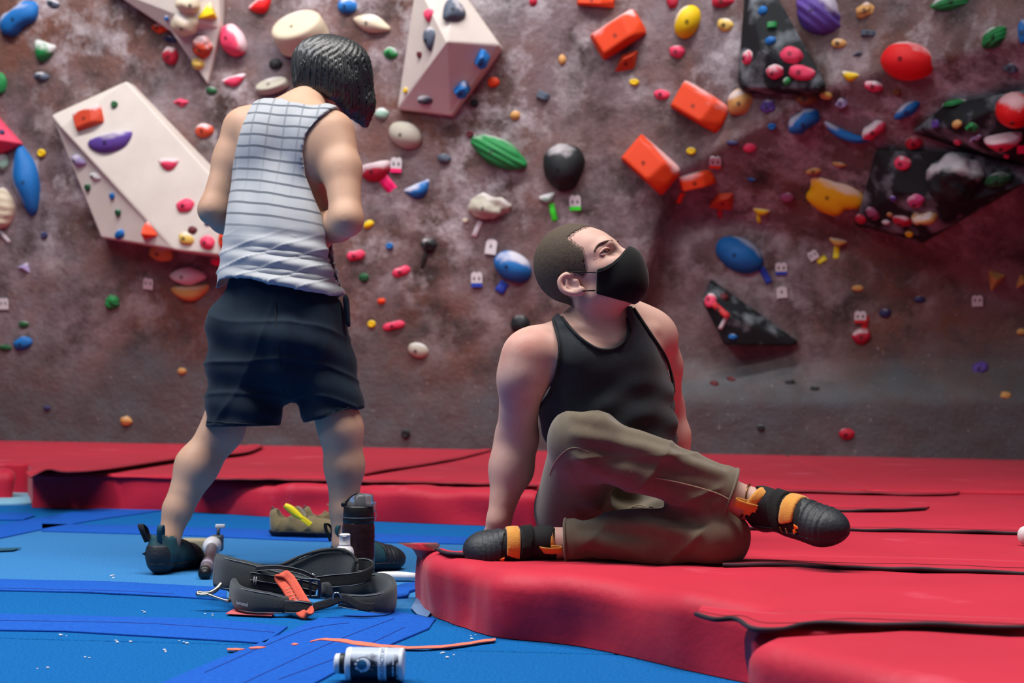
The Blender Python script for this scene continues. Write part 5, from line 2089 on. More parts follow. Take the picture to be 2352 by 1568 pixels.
RU = nv(Vector((.25, -.62, .74)))
climbing_shoe(ANR + FRF * .048 - nv(RU - FRF * RU.dot(FRF)) * .050, FRF, RU, sitter, 'black and amber climbing shoe on the raised foot', L=.92, mir=1, W=1.10, C=KNR - ANR)
LU = nv(Vector((.05, -.55, .83)))
climbing_shoe(ANL + FLF * .044 - nv(LU - FLF * LU.dot(FLF)) * .046, FLF, LU, sitter, 'black and amber climbing shoe lying on the mat', L=.82, mir=-1, W=1.14, C=KNL - ANL)
# ================================================================== standing climber seen from behind
m_skin2 = material('tan_skin', rgb(192, 150, 124), 0.55, rgb(204, 164, 138), 9, 4, 0.3, 0.05, 420, spec=0.4, sss=0.12,
                   col3=rgb(176, 124, 100), n3scale=6, n3lo=0.55, n3hi=0.8)
m_shorts = material('navy_twill', rgb(12, 26, 40), 0.85, rgb(20, 38, 54), 30, 4, 0.3, 0.15, 500, spec=0.2, sheen=0.08)
m_bhair = material('glossy_black_hair', rgb(20, 22, 24), 0.46, rgb(46, 50, 52), 240, 3, 0.3, 0.12, 160, spec=0.9, stretch=(1, 1, .12))
m_teal = material('teal_shoe_fabric', rgb(14, 60, 70), 0.7, rgb(22, 78, 88), 40, 3, 0.3, 0.15, 300)


def striped_cotton():
    m = bpy.data.materials.new('white_striped_cotton')
    m.use_nodes = True
    nt = m.node_tree
    N, L = nt.nodes, nt.links
    b = N['Principled BSDF']
    b.inputs['Roughness'].default_value = 0.9
    b.inputs['Sheen Weight'].default_value = 0.2
    tc = N.new('ShaderNodeTexCoord')
    sp = N.new('ShaderNodeSeparateXYZ')
    L.new(tc.outputs['Object'], sp.inputs[0])
    nz = N.new('ShaderNodeTexNoise')
    nz.inputs['Scale'].default_value = 7.0
    L.new(tc.outputs['Object'], nz.inputs['Vector'])

    def math_(op, a, c=None):
        x = N.new('ShaderNodeMath')
        x.operation = op
        for i, v in enumerate((a, c)):
            if v is None:
                continue
            if isinstance(v, (int, float)):
                x.inputs[i].default_value = v
            else:
                L.new(v, x.inputs[i])
        return x.outputs[0]

    def stripes(coord, period, width, phase=0.0):
        w = math_('FRACT', math_('ADD', math_('DIVIDE', coord, period), phase))
        d = math_('ABSOLUTE', math_('SUBTRACT', w, 0.5))
        r = N.new('ShaderNodeMapRange')
        r.inputs['From Min'].default_value = 0.5 * width / period + 0.035
        r.inputs['From Max'].default_value = 0.5 * width / period - 0.035
        L.new(d, r.inputs[0])
        return r.outputs[0]
    wob = math_('MULTIPLY', math_('SUBTRACT', nz.outputs[0], 0.5), 0.012)
    cz = math_('ADD', math_('ADD', sp.outputs[2], math_('MULTIPLY', sp.outputs[0], 0.15)), wob)
    cx = math_('ADD', math_('ADD', sp.outputs[0], math_('MULTIPLY', sp.outputs[2], -0.08)), wob)
    sh = stripes(cz, 0.0365, 0.0075)
    sv = stripes(cx, 0.052, 0.007, 0.25)
    up = N.new('ShaderNodeMapRange')
    up.inputs['From Min'].default_value = 1.10
    up.inputs['From Max'].default_value = 1.40
    L.new(sp.outputs[2], up.inputs[0])
    low = N.new('ShaderNodeMapRange')
    low.inputs['From Min'].default_value = 1.00
    low.inputs['From Max'].default_value = 1.08
    L.new(sp.outputs[2], low.inputs[0])
    f = math_('MAXIMUM', math_('MULTIPLY', math_('MULTIPLY', sh, low.outputs[0]), 0.85), math_('MULTIPLY', math_('MULTIPLY', sv, up.outputs[0]), 0.45))
    mx = N.new('ShaderNodeMix')
    mx.data_type = 'RGBA'
    L.new(f, mx.inputs[0])
    mx.inputs[6].default_value = (*rgb(168, 171, 176), 1)
    mx.inputs[7].default_value = (*rgb(66, 76, 88), 1)
    L.new(mx.outputs[2], b.inputs['Base Color'])
    n2 = N.new('ShaderNodeTexNoise')
    n2.inputs['Scale'].default_value = 600
    L.new(tc.outputs['Object'], n2.inputs['Vector'])
    bp = N.new('ShaderNodeBump')
    bp.inputs['Strength'].default_value = 0.15
    bp.inputs['Distance'].default_value = 0.01
    L.new(n2.outputs[0], bp.inputs['Height'])
    L.new(bp.outputs[0], b.inputs['Normal'])
    return m


m_stripe = striped_cotton()
stander = empty('person', G(600, 1315, 0), 'standing person seen from behind in a striped white tank top and navy shorts, head bowed', 'person')

SD = nv((.90, -.42, 0))          # across his shoulders, his right side nearer the lens
tSL, tSR = P(552, 296, 4.54), P(770, 308, 4.38)
tEL, tWL = P(489, 482, 4.48), P(575, 545, 4.70)
tER, tWR = P(796, 505, 4.26), P(728, 545, 4.56)
tHL, tHR = P(572, 770, 4.40), P(712, 770, 4.36)
tKL, tAL = P(512, 985, 4.40), P(387, 1238, 4.33)
tKR, tAR = P(783, 985, 4.34), P(790, 1248, 4.34)
tNK = P(700, 236, 4.54)
tHD = P(772, 182, 4.64)
t_torso = [
    s_ecap(P(652, 340, 4.48), P(643, 520, 4.44), .150, .142, SD, .68),
    (s_ecap(P(643, 520, 4.44), P(642, 730, 4.38), .142, .165, SD, .74), .08),
    (s_ecap(tSL.lerp(tSR, .12), tSL.lerp(tSR, .88), .055, .058, (0, 0, 1), 1.1), .07),
    (s_cone(tNK + Vector((0, 0, -.02)), tSL.lerp(tSR, .10) + Vector((0, 0, .01)), .048, .040), .06),
    (s_cone(tNK + Vector((0, 0, -.02)), tSL.lerp(tSR, .90) + Vector((0, 0, .01)), .048, .042), .06),
    (s_ell(P(600, 345, 4.42), (SD, nv((.42, .9, 0)), (0, 0, 1)), (.062, .045, .085)), .05),      # shoulder blades
    (s_ell(P(715, 350, 4.36), (SD, nv((.42, .9, 0)), (0, 0, 1)), (.062, .045, .085)), .05),
]
t_limbs = [
    (s_cone(tSL, tSL.lerp(tEL, .40), .054, .050), .05), (s_cone(tSL.lerp(tEL, .35), tEL, .050, .042), .03),
    (s_cone(tEL, tEL.lerp(tWL, .3), .042, .045), .03), (s_cone(tEL.lerp(tWL, .3), tWL, .045, .029), .03),
    (s_cone(tSR, P(785, 390, 4.33), .062, .057), .05), (s_cone(P(785, 390, 4.33), tER, .057, .046), .03),
    (s_cone(tER, tER.lerp(tWR, .3), .046, .047), .03), (s_cone(tER.lerp(tWR, .3), tWR, .047, .029), .03),
    (s_cone(tHL, tKL, .090, .060), .06), (s_cone(tKL, P(452, 1070, 4.38), .058, .062), .04), (s_cone(P(452, 1070, 4.38), P(408, 1170, 4.35), .062, .043), .03),
    (s_cone(P(408, 1170, 4.35), tAL, .043, .033), .02),
    (s_cone(tHR, tKR, .090, .062), .06), (s_cone(tKR, P(791, 1070, 4.35), .060, .057), .04), (s_cone(P(791, 1070, 4.35), P(790, 1170, 4.35), .057, .042), .03),
    (s_cone(P(790, 1170, 4.35), tAR, .042, .034), .02),
    (s_cone(tAL, tAL + Vector((.0, .025, -.05)), .032, .026), .02), (s_cone(tAR, tAR + Vector((.06, .05, -.045)), .032, .028), .02),
    (s_cone(tNK + Vector((-.01, 0, -.03)), tHD + Vector((-.03, -.01, -.03)), .058, .055), .04),
]
t_limbs += hand_items(tWL, nv((.75, .35, .10)), nv((.1, .3, .9)), nv((.35, -.85, .1)), 1, curl=.5)
t_limbs += hand_items(tWR, nv((-.65, .60, .10)), nv((.1, .1, .95)), nv((-.6, -.75, 0)), 1, curl=.5)
tF = nv((.58, .62, -.52))
tU = Vector((.38, .32, .80))
tU = (tU - tF * tU.dot(tF)).normalized()
tR = tF.cross(tU)
tX = (tF, tU, tR)
TH = lambda f, u, r=0.0: tHD + tF * f + tU * u + tR * r
t_head = [s_ell(TH(-.005, .012), tX, (.098, .094, .078)), (s_ell(TH(.040, -.040), tX, (.066, .080, .062)), .03), (s_cone(TH(.10, -.01), TH(.118, -.045), .010, .015), .015),
          (s_cone(TH(.0, -.09, .04), TH(.08, -.115), .022, .022), .03), (s_cone(TH(.0, -.09, -.04), TH(.08, -.115), .022, .022), .03),
          (s_ell(TH(-.005, -.03, .078), tX, (.018, .030, .010)), .008), (s_ell(TH(-.005, -.03, -.078), tX, (.018, .030, .010)), .008),
          (s_cone(TH(.096, .015, -.03), TH(.096, .015, .03), .012, .012), .02)]
tbody = s_union(t_torso + t_limbs + [(s_union(t_head, .02), .02)], .04)
sdf_obj('body', tbody, (-1.18, 4.12, -.0), (-.30, 4.95, 1.70), .0068, m_skin2, stander, 2)
for sgn in (1, -1):
    e_ = lathe('eye', [(.0005, -.012), (.007, -.010), (.0115, -.004), (.012, 0), (.0115, .004), (.007, .010), (.0005, .012)], TH(.088, -.005, .032 * sgn), tF, m_eyew, stander, 14)
    lathe('iris', [(.006, .0105), (.003, .0122), (.0003, .0124)], TH(.088, -.005, .032 * sgn), tF, m_iris, e_, 12)
    tube('eyebrow', spline([TH(.098, .02, .05 * sgn), TH(.106, .027, .033 * sgn), TH(.108, .022, .016 * sgn)], 8), .004, m_bhair, stander, 6)
tube('mouth', spline([TH(.098, -.078, .024), TH(.106, -.076, 0), TH(.098, -.078, -.024)], 8), .004, material('lip_skin', rgb(168, 96, 88), .5), stander, 6)

# ---- hair: full crown, longer on his right where it swings forward
hairs = s_union([
    s_ell(P(768, 172, 4.63), tX, (.126, .116, .104)),
    (s_ell(P(742, 150, 4.60), tX, (.095, .090, .085)), .04),
    (s_ecap(P(800, 150, 4.60), P(826, 240, 4.62), .066, .046, (1, .2, 0), .8), .05),
    (s_cone(P(826, 240, 4.62), P(838, 284, 4.64), .040, .012), .04),
    (s_cone(P(790, 200, 4.56), P(800, 248, 4.56), .040, .012), .04),
    (s_cone(P(715, 150, 4.58), P(690, 192, 4.55), .050, .020), .05),
    (s_cone(P(735, 160, 4.56), P(728, 200, 4.53), .045, .016), .04),
    (s_cone(P(762, 175, 4.55), P(760, 214, 4.53), .040, .014), .04)], .04)
face_gap = s_ell(TH(.13, -.05), tX, (.06, .075, .050))


def strands(p):
    q = p - V3(tHD)
    a = np.arctan2(q @ V3(tR), q @ V3(tF))
    h = q @ V3(tU)
    return .0014 * np.sin(a * 46 + 5 * np.sin(h * 30)) + .0014 * np.sin(a * 83 + h * 40 + 1.0) + .0009 * np.sin(a * 150 - h * 60)


hr_ = sdf_obj('hair', s_sub(hairs, face_gap, .02), (-.86, 4.40, 1.22), (-.38, 4.86, 1.72), .0046, m_bhair, stander, 1, strands)
rs = random.Random(3)
for i in range(46):                   # loose locks lying on the crown and hanging over the right side
    t = rs.random()
    if i < 26:
        x0, y0 = 690 + 160 * t, 108 + 22 * rs.random() + 40 * abs(t - .55) ** 1.4
        dx = (t - .38) * 60
        L_ = 70 + 45 * rs.random()
        line = [(x0, y0), (x0 + dx * .4, y0 + L_ * .4), (x0 + dx * .8, y0 + L_)]
    else:
        x0 = 780 + 66 * t
        line = [(x0, 150 + 20 * rs.random()), (x0 + 8 + 12 * t, 210), (x0 + 6 + 10 * t, 250 + 26 * rs.random() + 10 * t)]
    pts = front_edge(line, hairs, 4.35, 10, .001)
    if len(pts) > 5:
        tube('hair_lock', pts, [.0032 * math.sin(math.pi * (k + .6) / (len(pts) + .4)) + .0006 for k in range(len(pts))], m_bhair, hr_, 6)

# ---- tank top
st_poly = poly2(XZ([(570, 222), (596, 204), (618, 200), (640, 214), (668, 234), (700, 241), (735, 241), (760, 236), (778, 240), (776, 250), (742, 284), (712, 322), (703, 362), (708, 412),
                    (728, 460), (748, 500), (757, 540), (762, 590), (776, 640), (794, 676), (770, 686), (720, 681), (660, 664), (600, 648), (550, 642), (510, 648), (484, 672), (484, 648),
                    (508, 598), (516, 520), (516, 440), (528, 380), (545, 310), (558, 262)], 4.40))
st_core = s_union([s_off(s_union(t_torso + [t_limbs[0], t_limbs[4]], .04), .010), (s_ecap(P(641, 470, 4.44), P(640, 570, 4.40), .155, .165, SD, .74), .05),
                   (s_ecap(P(640, 560, 4.40), P(640, 690, 4.38), .170, .212, SD, .80), .06)], .04)
stf = s_and(st_core, st_poly, lambda p: -(st_core(p) + .009))


def st_folds(p):
    z = p[:, 2]
    low = sstep(1.06, .96, z)
    a = .0075 * low * wave(p, (.18, 0, 1), 120, .2, 1.3, 6) * (.6 + .4 * wave(p, (1, 0, .2), 12, 1))
    b = .0045 * low * crease(p, (-.35, 0, 1), 110, 1.0, 1.2, 8)
    c = .0028 * (1 - low) * wave(p, (1, 0, .12), 60, .5, .9, 5)
    return a + b + c


sdf_obj('tank_top', stf, (-1.05, 4.05, .74), (-.42, 4.80, 1.46), .0042, m_stripe, stander, 2, st_folds)

# ---- shorts
lg1 = s_cone(P(566, 760, 4.39), P(558, 990, 4.37), .124, .113)
lg2 = s_cone(P(714, 760, 4.37), P(772, 975, 4.34), .120, .090)
pel = s_ecap(P(642, 680, 4.38), P(645, 770, 4.37), .176, .205, SD, .74)
h1 = s_plane(P(560, 978, 4.37), Vector((.02, 0, -1)))
h2 = s_plane(P(765, 953, 4.34), P(790, 1060, 4.34) - P(762, 953, 4.34))
sho = s_union([pel, ((lambda p: np.maximum(lg1(p), h1(p))), .035), ((lambda p: np.maximum(lg2(p), h2(p))), .025)], .03)
in1 = s_cone(P(561, 900, 4.38), P(552, 1060, 4.37), .097, .104)
in2 = s_cone(P(752, 890, 4.35), P(794, 1050, 4.34), .076, .082)
shof = s_and(sho, lambda p: -in1(p), lambda p: -in2(p), lambda p: p[:, 2] - P(640, 640, 4.38).z)


def sho_folds(p):
    hem = sstep(0, .05, p[:, 2] - P(640, 985, 4.37).z)
    return hem * (.005 * wave(p, (.4, 0, 1), 48, .3, 1.6, 6) + .006 * crease(p, (.55, 0, 1), 44, .9, 1.8, 6) + .004 * crease(p, (-.8, 0, 1), 40, 2.2, 1.5, 5) + .003 * wave(p, (1, 0, .1), 60, 1, 1.2, 5))


shorts = sdf_obj('shorts', shof, (-1.05, 3.98, .40), (-.40, 4.75, .98), .0048, m_shorts, stander, 2, sho_folds)
sdf_obj('pocket', s_ecap(P(795, 692, 4.33), P(800, 740, 4.32), .022, .016, (0, 1, 0), .45), (-.56, 4.20, .70), (-.44, 4.45, .92), .004, m_shorts, shorts, 1)
pts = front_edge([(632, 668), (636, 760), (645, 850), (654, 902)], sho, 4.0, 30, .002)
tube('seam', pts, .0014, material('navy_thread', rgb(8, 16, 26), .8), shorts, 5)
for ln in ([(474, 968), (520, 970), (580, 974), (640, 975)], [(700, 966), (745, 956), (790, 940), (832, 922)]):
    pts = front_edge(ln, sho, 4.0, 30, .001)
    if len(pts) > 4:
        tube('hem_stitching', pts, .0012, material('navy_thread', rgb(8, 16, 26), .8), shorts, 5)

# ---- shoes
oL = G(378, 1306, 0.012)
shL2 = climbing_shoe(oL, (.26, .97, 0), (0, 0, 1), stander, 'dark teal climbing shoe seen from its heel', upper=m_teal, rub=m_rubber, L=.98, detailed=False)
oR = G(806, 1306, 0.012)
shR2 = climbing_shoe(oR, (.74, .62, 0), (0, 0, 1), stander, 'dark climbing shoe half hidden behind the water bottle', upper=m_teal, rub=m_rubber, L=.95, detailed=False)
for (o_, F_, s_) in ((oL, nv((.26, .97, 0)), shL2), (oR, nv((.74, .62, 0)), shR2)):
    R_ = F_.cross(Vector((0, 0, 1)))
    for (k, lean, mt) in ((-.030, -.02, m_shoeblk), (.012, .006, m_teal)):
        b0 = o_ - F_ * .055 + R_ * k + Vector((0, 0, .085))
        ribbon('pull_tab', spline([b0, b0 + R_ * lean * .6 - F_ * .010 + Vector((0, 0, .035)), b0 + R_ * lean - F_ * .004 + Vector((0, 0, .052)), b0 + R_ * lean * .5 + F_ * .010 + Vector((0, 0, .036)), b0 + F_ * .012], 24),
               R_, .017, .003, mt, s_)
    sk = o_ - F_ * .06 - R_ * .045 + Vector((0, 0, .05))
    mesh_obj('strap_tail', [sk, sk + R_ * .03 + Vector((0, 0, .012)), sk + R_ * .03 - Vector((0, 0, .014)), sk + F_ * .006, sk + R_ * .03 + F_ * .006 + Vector((0, 0, .012)), sk + R_ * .03 + F_ * .006 - Vector((0, 0, .014))],
             [(0, 1, 2), (5, 4, 3), (0, 3, 4, 1), (1, 4, 5, 2), (2, 5, 3, 0)], m_shoeblk, s_, False)
# ================================================================== things lying on the floor
m_wood = material('pale_wood', rgb(190, 178, 146), 0.7, rgb(150, 138, 108), 30, 4, 0.35, 0.1, 80, stretch=(.3, 3, 3))
m_greyp = material('grey_plastic', rgb(70, 78, 86), 0.5)
m_alu = material('brushed_aluminium', rgb(150, 146, 158), 0.38, metal=0.8)
m_steel = material('polished_steel', rgb(196, 192, 186), 0.22, metal=1.0)
m_wplast = material('white_plastic', rgb(222, 220, 224), 0.4)
m_blackp = material('black_plastic', rgb(14, 14, 16), 0.4)
m_clear = material('clear_plastic', rgb(226, 228, 232), 0.08, trans=0.9)
m_smoke = material('smoky_bottle_plastic', rgb(52, 36, 40), 0.16, rgb(62, 44, 46), 30, 3, .3, 0.15, 60, trans=0.35, spec=.6)
Z = Vector((0, 0, 1))

# ---- chalk brush on a telescopic pole
bb = G(462, 1268, 0)
br = empty('pole_brush', bb, 'wooden brush clamped to a grey telescopic pole behind the harness', 'brush')
c0 = P(446, 1251, 4.78)
bx = nv((1, .05, 0))
by = Vector((-bx.y, bx.x, 0))
c0.z = .030
box('brush_head', c0, (bx, by, Z), (.045, .030, .027), m_wood, br, .010, True)
box('brush_neck', c0 + bx * .058, (bx, by, Z), (.022, .022, .022), m_wood, br, .007, True)
for i in range(14):
    for j in range(4):
        pass
for i in range(9):
    q = c0 + bx * (-.036 + .009 * i) - Z * .020
    tube('bristle_tuft', [q + by * .012, q + by * .014 - Z * .007], [.004, .005], material('dark_bristle', rgb(92, 88, 76), .9), br, 6)
cl = P(498, 1248, 4.76)
cl.z = .045
box('clamp', cl, (bx, by, Z), (.020, .024, .026), m_greyp, br, .006, True)
tube('clamp_screw', [cl + bx * .004 + Z * .02, cl + bx * .004 + Z * .052], .006, m_greyp, br, 10)
box('wing_nut', cl + bx * .010 + Z * .056, (bx, by, Z), (.016, .005, .006), m_wplast, br, .003, True)
pe = G(470, 1331, 0) + Z * .018
ps = Vector((cl.x - .010, cl.y - .02, .042))
dp = nv(pe - ps)
lathe('collar', [(.010, -.005), (.027, 0), (.030, .02), (.030, .055), (.026, .07), (.019, .085)], ps, dp, m_wplast, br, 24)
Lp = (pe - ps).length
lathe('pole', [(.017, .05), (.018, .09), (.018, Lp - .03), (.017, Lp - .01)], ps, dp, m_alu, br, 24)
lathe('end_cap', [(.019, Lp - .035), (.0195, Lp - .004), (.016, Lp), (.010, Lp + .001), (.009, Lp + .004), (.0005, Lp + .005)], ps, dp, m_blackp, br, 24)
lathe('pole_sticker', [(.0184, Lp - .16), (.0185, Lp - .16), (.0185, Lp - .12), (.0184, Lp - .12)], ps, dp, material('pole_label', rgb(150, 140, 160), .5), br, 24)

# ---- pair of worn olive shoes, a yellow brush pushed into the nearer one
m_oliveS = material('olive_suede', rgb(92, 82, 52), 0.9, rgb(126, 110, 76), 14, 4, 0.3, 0.2, 200, sheen=0.3)
m_darksole = material('dark_blue_sole', rgb(16, 24, 34), 0.75)


def street_shoe(o, F, label, L=1.0):
    F = nv(F)
    R = F.cross(Z)
    A = (F, R, Z)
    Q = lambda f, u, r=0.0: o + (F * f + Z * u + R * r) * L
    base = s_union([s_ell(Q(-.085, .045), A, (.045, .036, .042)), (s_ecap(Q(-.08, .040), Q(.06, .038), .038, .042, R, .95), .03),
                    (s_ell(Q(.085, .030), A, (.065, .045, .030)), .03), (s_cone(Q(-.095, .05), Q(-.105, .085), .030, .026), .02),
                    (s_ecap(Q(.0, .055), Q(-.03, .078), .030, .032, R, .6), .02)], .03)
    hol = s_union([s_ecap(Q(-.075, .095), Q(-.02, .092), .030, .026, R, 1.0)], .02)
    lo = [min(Q(f, u, r)[i] for f in (-.15, .17) for u in (-.02, .13) for r in (-.07, .07)) for i in range(3)]
    hi = [max(Q(f, u, r)[i] for f in (-.15, .17) for u in (-.02, .13) for r in (-.07, .07)) for i in range(3)]
    root = empty('street_shoe', o, label, 'shoe', 'worn olive shoes')
    lz = lambda p: p[:, 2]
    sdf_obj('upper', s_and(base, lambda p: -hol(p), lambda p: .016 - lz(p)), lo, hi, .0045, m_oliveS, root, 2,
            lambda v: .004 * wave(v, F + Z * .6, 110, .3, 1.2, 12) + .003 * crease(v, F - Z * .5, 90, 1.0, 1.5, 14))
    sdf_obj('sole', s_and(s_off(base, .006), lambda p: lz(p) - .028, lambda p: .001 - lz(p)), lo, hi, .0045, m_darksole, root, 1)
    ton = [Q(.02, .070), Q(.0, .090), Q(-.018, .112), Q(-.030, .118)]
    ribbon('tongue', spline(ton, 16), R, .055 * L, .006, m_oliveS, root)
    for k in range(4):
        a, b = Q(.045 - k * .016, .066 + k * .005, .026), Q(.040 - k * .016, .066 + k * .005, -.026)
        tube('lace', spline([a, a.lerp(b, .5) + Z * .012, b], 8), .003, m_oliveS, root, 6)
    ribbon('heel_tab', spline([Q(-.118, .075), Q(-.128, .100), Q(-.122, .116), Q(-.112, .098)], 12), R, .016, .003, m_greyp, root)
    return root


os1 = G(694, 1236, 0)
street_shoe(os1 + Vector((0, .03, 0)), (1, -.10, 0), 'worn olive suede shoe with a yellow handle stuck in it', .98)
street_shoe(os1 + Vector((.105, .16, 0)), (.95, .25, 0), 'second olive shoe just behind the first, beside the bare calf', .98)
m_yel = material('bright_yellow_plastic', rgb(236, 216, 24), 0.45)
q0, q1 = P(654, 1160, 5.34), P(694, 1190, 5.34)
dd = nv(q1 - q0)
yb = empty('yellow_brush', q1, 'bright yellow brush handle leaning out of the olive shoe', 'brush')
ribbon('handle', spline([q0, q0.lerp(q1, .3) + Z * .002, q0.lerp(q1, .7), q1], 16), nv(Vector((.3, 0, .8))), [.016 + .012 * math.sin(math.pi * min(1, i / 14)) for i in range(16 + 1)][:len(spline([q0, q0.lerp(q1, .3), q0.lerp(q1, .7), q1], 16))], .012, m_yel, yb, bulge=.2)
box('brush_end', q1 + dd * .02, (dd, nv(dd.cross(Vector((0, 1, 0)))), nv(dd.cross(dd.cross(Vector((0, 1, 0)))))), (.022, .009, .008), m_yel, yb, .003)

# ---- tall water bottle
wb = Vector((P(822, 1300, 4.0).x, 4.0, 0))
wt = empty('water_bottle', wb, 'tall smoky water bottle with black collar and clear flip lid', 'bottle')
prof = [(.030, 0), (.037, .004), (.0385, .012)]
for i in range(26):
    h = .02 + i * .0062
    r = .0385 + .0045 * math.sin(min(1, i / 16) * math.pi * .72) + (.0007 if (i % 2 and 4 < i < 22) else 0)
    prof.append((r, h))
prof += [(.0405, .186), (.0395, .194)]
lathe('bottle_body', prof, wb, Z, m_smoke, wt, 36)
lathe('collar', [(.0385, .190), (.0405, .192), (.0405, .204), (.0395, .206), (.0400, .208), (.0385, .236), (.0365, .240)], wb, Z, m_blackp, wt, 36)
lathe('collar_ring', [(.0402, .2045), (.0412, .205), (.0412, .2075), (.0402, .208)], wb, Z, m_greyp, wt, 36)
lid = s_and(s_union([s_ell(wb + Vector((.004, 0, .236)), ((1, 0, 0), (0, 1, 0), (0, 0, 1)), (.036, .034, .038)), (s_box(wb + Vector((.016, 0, .252)), ((1, 0, 0), (0, 1, 0), (0, 0, 1)), (.020, .022, .020), .006), .012)], .01),
            lambda p: .2385 - p[:, 2])
sdf_obj('flip_lid', lid, V3(wb) + (-.05, -.05, .22), V3(wb) + (.06, .05, .29), .0024, m_clear, wt, 1)
lathe('spout', [(.013, .236), (.013, .262), (.010, .268), (.008, .268)], wb + Vector((.004, 0, 0)), Z, m_blackp, wt, 20)
box('latch', wb + Vector((.041, 0, .236)), ((1, 0, 0), (0, 1, 0), (0, 0, 1)), (.004, .010, .014), m_clear, wt, .002)
hp = [wb + Vector((-.034, -.004, .246)), wb + Vector((-.026, -.004, .258)), wb + Vector((-.014, -.004, .270)), wb + Vector((-.004, -.004, .277))]
ribbon('carry_loop', spline(hp, 14), Vector((0, 1, 0)), .016, .005, m_blackp, wt)
lathe('hinge_pin', [(.0075, -.012), (.008, -.011), (.008, .011), (.0075, .012)], wb + Vector((-.037, 0, .243)), (0, 1, 0), m_blackp, wt, 16)
tube('trigger_wire', spline([wb + Vector((.042, 0, .228)), wb + Vector((.045, 0, .212)), wb + Vector((.043, 0, .198))], 8), .0016, m_clear, wt, 6)

wt.scale = (1.09, 1.09, .97)

# ---- small white bottle in front of it
sb = Vector((P(791, 1300, 3.90).x, 3.90, 0))
st_ = empty('lotion_bottle', sb, 'small white squeeze bottle standing behind the harness', 'bottle')
lathe('bottle_body', [(k * 1.04, v * 1.10) for k, v in [(.020, 0), (.0245, .004), (.0250, .02), (.0250, .108), (.0240, .116), (.0205, .124), (.015, .129), (.0145, .131)]], sb, Z, m_wplast, st_, 32)
lathe('cap', [(k * 1.04, v * 1.10) for k, v in [(.0150, .1305), (.0152, .133), (.0145, .134), (.0142, .156), (.0146, .1565), (.0146, .159), (.0120, .1612), (.0005, .1615)]], sb, Z, m_wplast, st_, 32)
box('cap_lip', sb + Vector((0, -.0154, .1705)), ((1, 0, 0), (0, 1, 0), (0, 0, 1)), (.006, .0012, .0012), m_wplast, st_, .0005)


def wrap_patch(name, base, axis, ref, r, a0, a1, h0, h1, mat, parent, n=14):
    """a label patch on a cylinder: angles measured from ref around axis"""
    axis = nv(axis)
    ref = nv(Vector(ref) - axis * Vector(ref).dot(axis))
    oth = axis.cross(ref)
    vs, fs = [], []
    for i in range(n + 1):
        a = lerp(a0, a1, i / n)
        d = ref * math.cos(a) + oth * math.sin(a)
        vs += [base + axis * h0 + d * r, base + axis * h1 + d * r]
    for i in range(n):
        fs.append((2 * i, 2 * i + 1, 2 * i + 3, 2 * i + 2))
    return mesh_obj(name, vs, fs, mat, parent)


wrap_patch('label_panel', sb, Z, (0, -1, 0), .0264, .30, 1.5, .02, .115, m_blackp, st_)
for (a0, a1, h0, h1) in ((-.95, .12, .1126, .1150), (.08, .14, .066, .1150), (-.95, .12, .066, .068)):
    wrap_patch('label_frame', sb, Z, (0, -1, 0), .0265, a0, a1, h0, h1, m_blackp, st_)

st_.scale = (1, 1, .92)

# ---- liquid chalk bottle lying in the foreground
cb0 = G(776, 1560, 0)
cR = .031
cY = G(800, 1562, 0).y - .012
cL = Vector((P(768, 1525, cY).x, cY, cR + .003))
cEnd = Vector((P(928, 1530, cY - .004).x, cY - .004, cR + .003))
cax = nv(cEnd - cL)
cL_ = (cEnd - cL).length
ck = empty('chalk_bottle', G(845, 1562, 0), 'white liquid chalk bottle lying on its side in the foreground', 'bottle')
m_cwhite = material('milky_white_plastic', rgb(206, 214, 226), 0.4)
hb = cL_ - .108
m_blackcap = material('black_neck_plastic', rgb(18, 24, 32), 0.5)
lathe('bottle_body', [(.012, hb - .004), (.029, hb - .001), (.0305, hb + .002), (.0312, hb + .006), (.0305, hb + .009), (.0305, cL_ - .006), (.0312, cL_ - .004), (.030, cL_ - .0005), (.020, cL_)], cL, cax, m_cwhite, ck, 40)
lathe('bottle_neck', [(.0185, .010), (.0190, .012), (.0195, hb - .001)], cL, cax, m_blackcap, ck, 32)
lathe('cap_tip', [(.0005, 0), (.015, .0005), (.0185, .003), (.0190, .0115), (.0150, .012)], cL, cax, m_cwhite, ck, 32)


def chalk_label():
    m = bpy.data.materials.new('cloudy_label_print')
    m.use_nodes = True
    nt = m.node_tree
    b = nt.nodes['Principled BSDF']
    b.inputs['Roughness'].default_value = .45
    tc = nt.nodes.new('ShaderNodeTexCoord')
    n = nt.nodes.new('ShaderNodeTexNoise')
    n.inputs['Scale'].default_value = 34
    n.inputs['Detail'].default_value = 5
    nt.links.new(tc.outputs['Object'], n.inputs['Vector'])
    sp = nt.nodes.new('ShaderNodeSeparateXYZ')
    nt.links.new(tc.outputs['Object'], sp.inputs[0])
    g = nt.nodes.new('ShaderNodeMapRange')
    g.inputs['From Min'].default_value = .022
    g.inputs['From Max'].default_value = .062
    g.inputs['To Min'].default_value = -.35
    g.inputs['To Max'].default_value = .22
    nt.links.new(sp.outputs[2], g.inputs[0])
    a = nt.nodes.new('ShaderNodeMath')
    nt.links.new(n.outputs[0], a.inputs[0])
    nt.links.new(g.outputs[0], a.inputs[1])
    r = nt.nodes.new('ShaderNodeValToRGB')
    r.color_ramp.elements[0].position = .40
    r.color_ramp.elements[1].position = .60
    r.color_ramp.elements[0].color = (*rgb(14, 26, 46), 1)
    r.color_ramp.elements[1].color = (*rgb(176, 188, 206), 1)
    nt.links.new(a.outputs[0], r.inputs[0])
    nt.links.new(r.outputs[0], b.inputs['Base Color'])
    return m


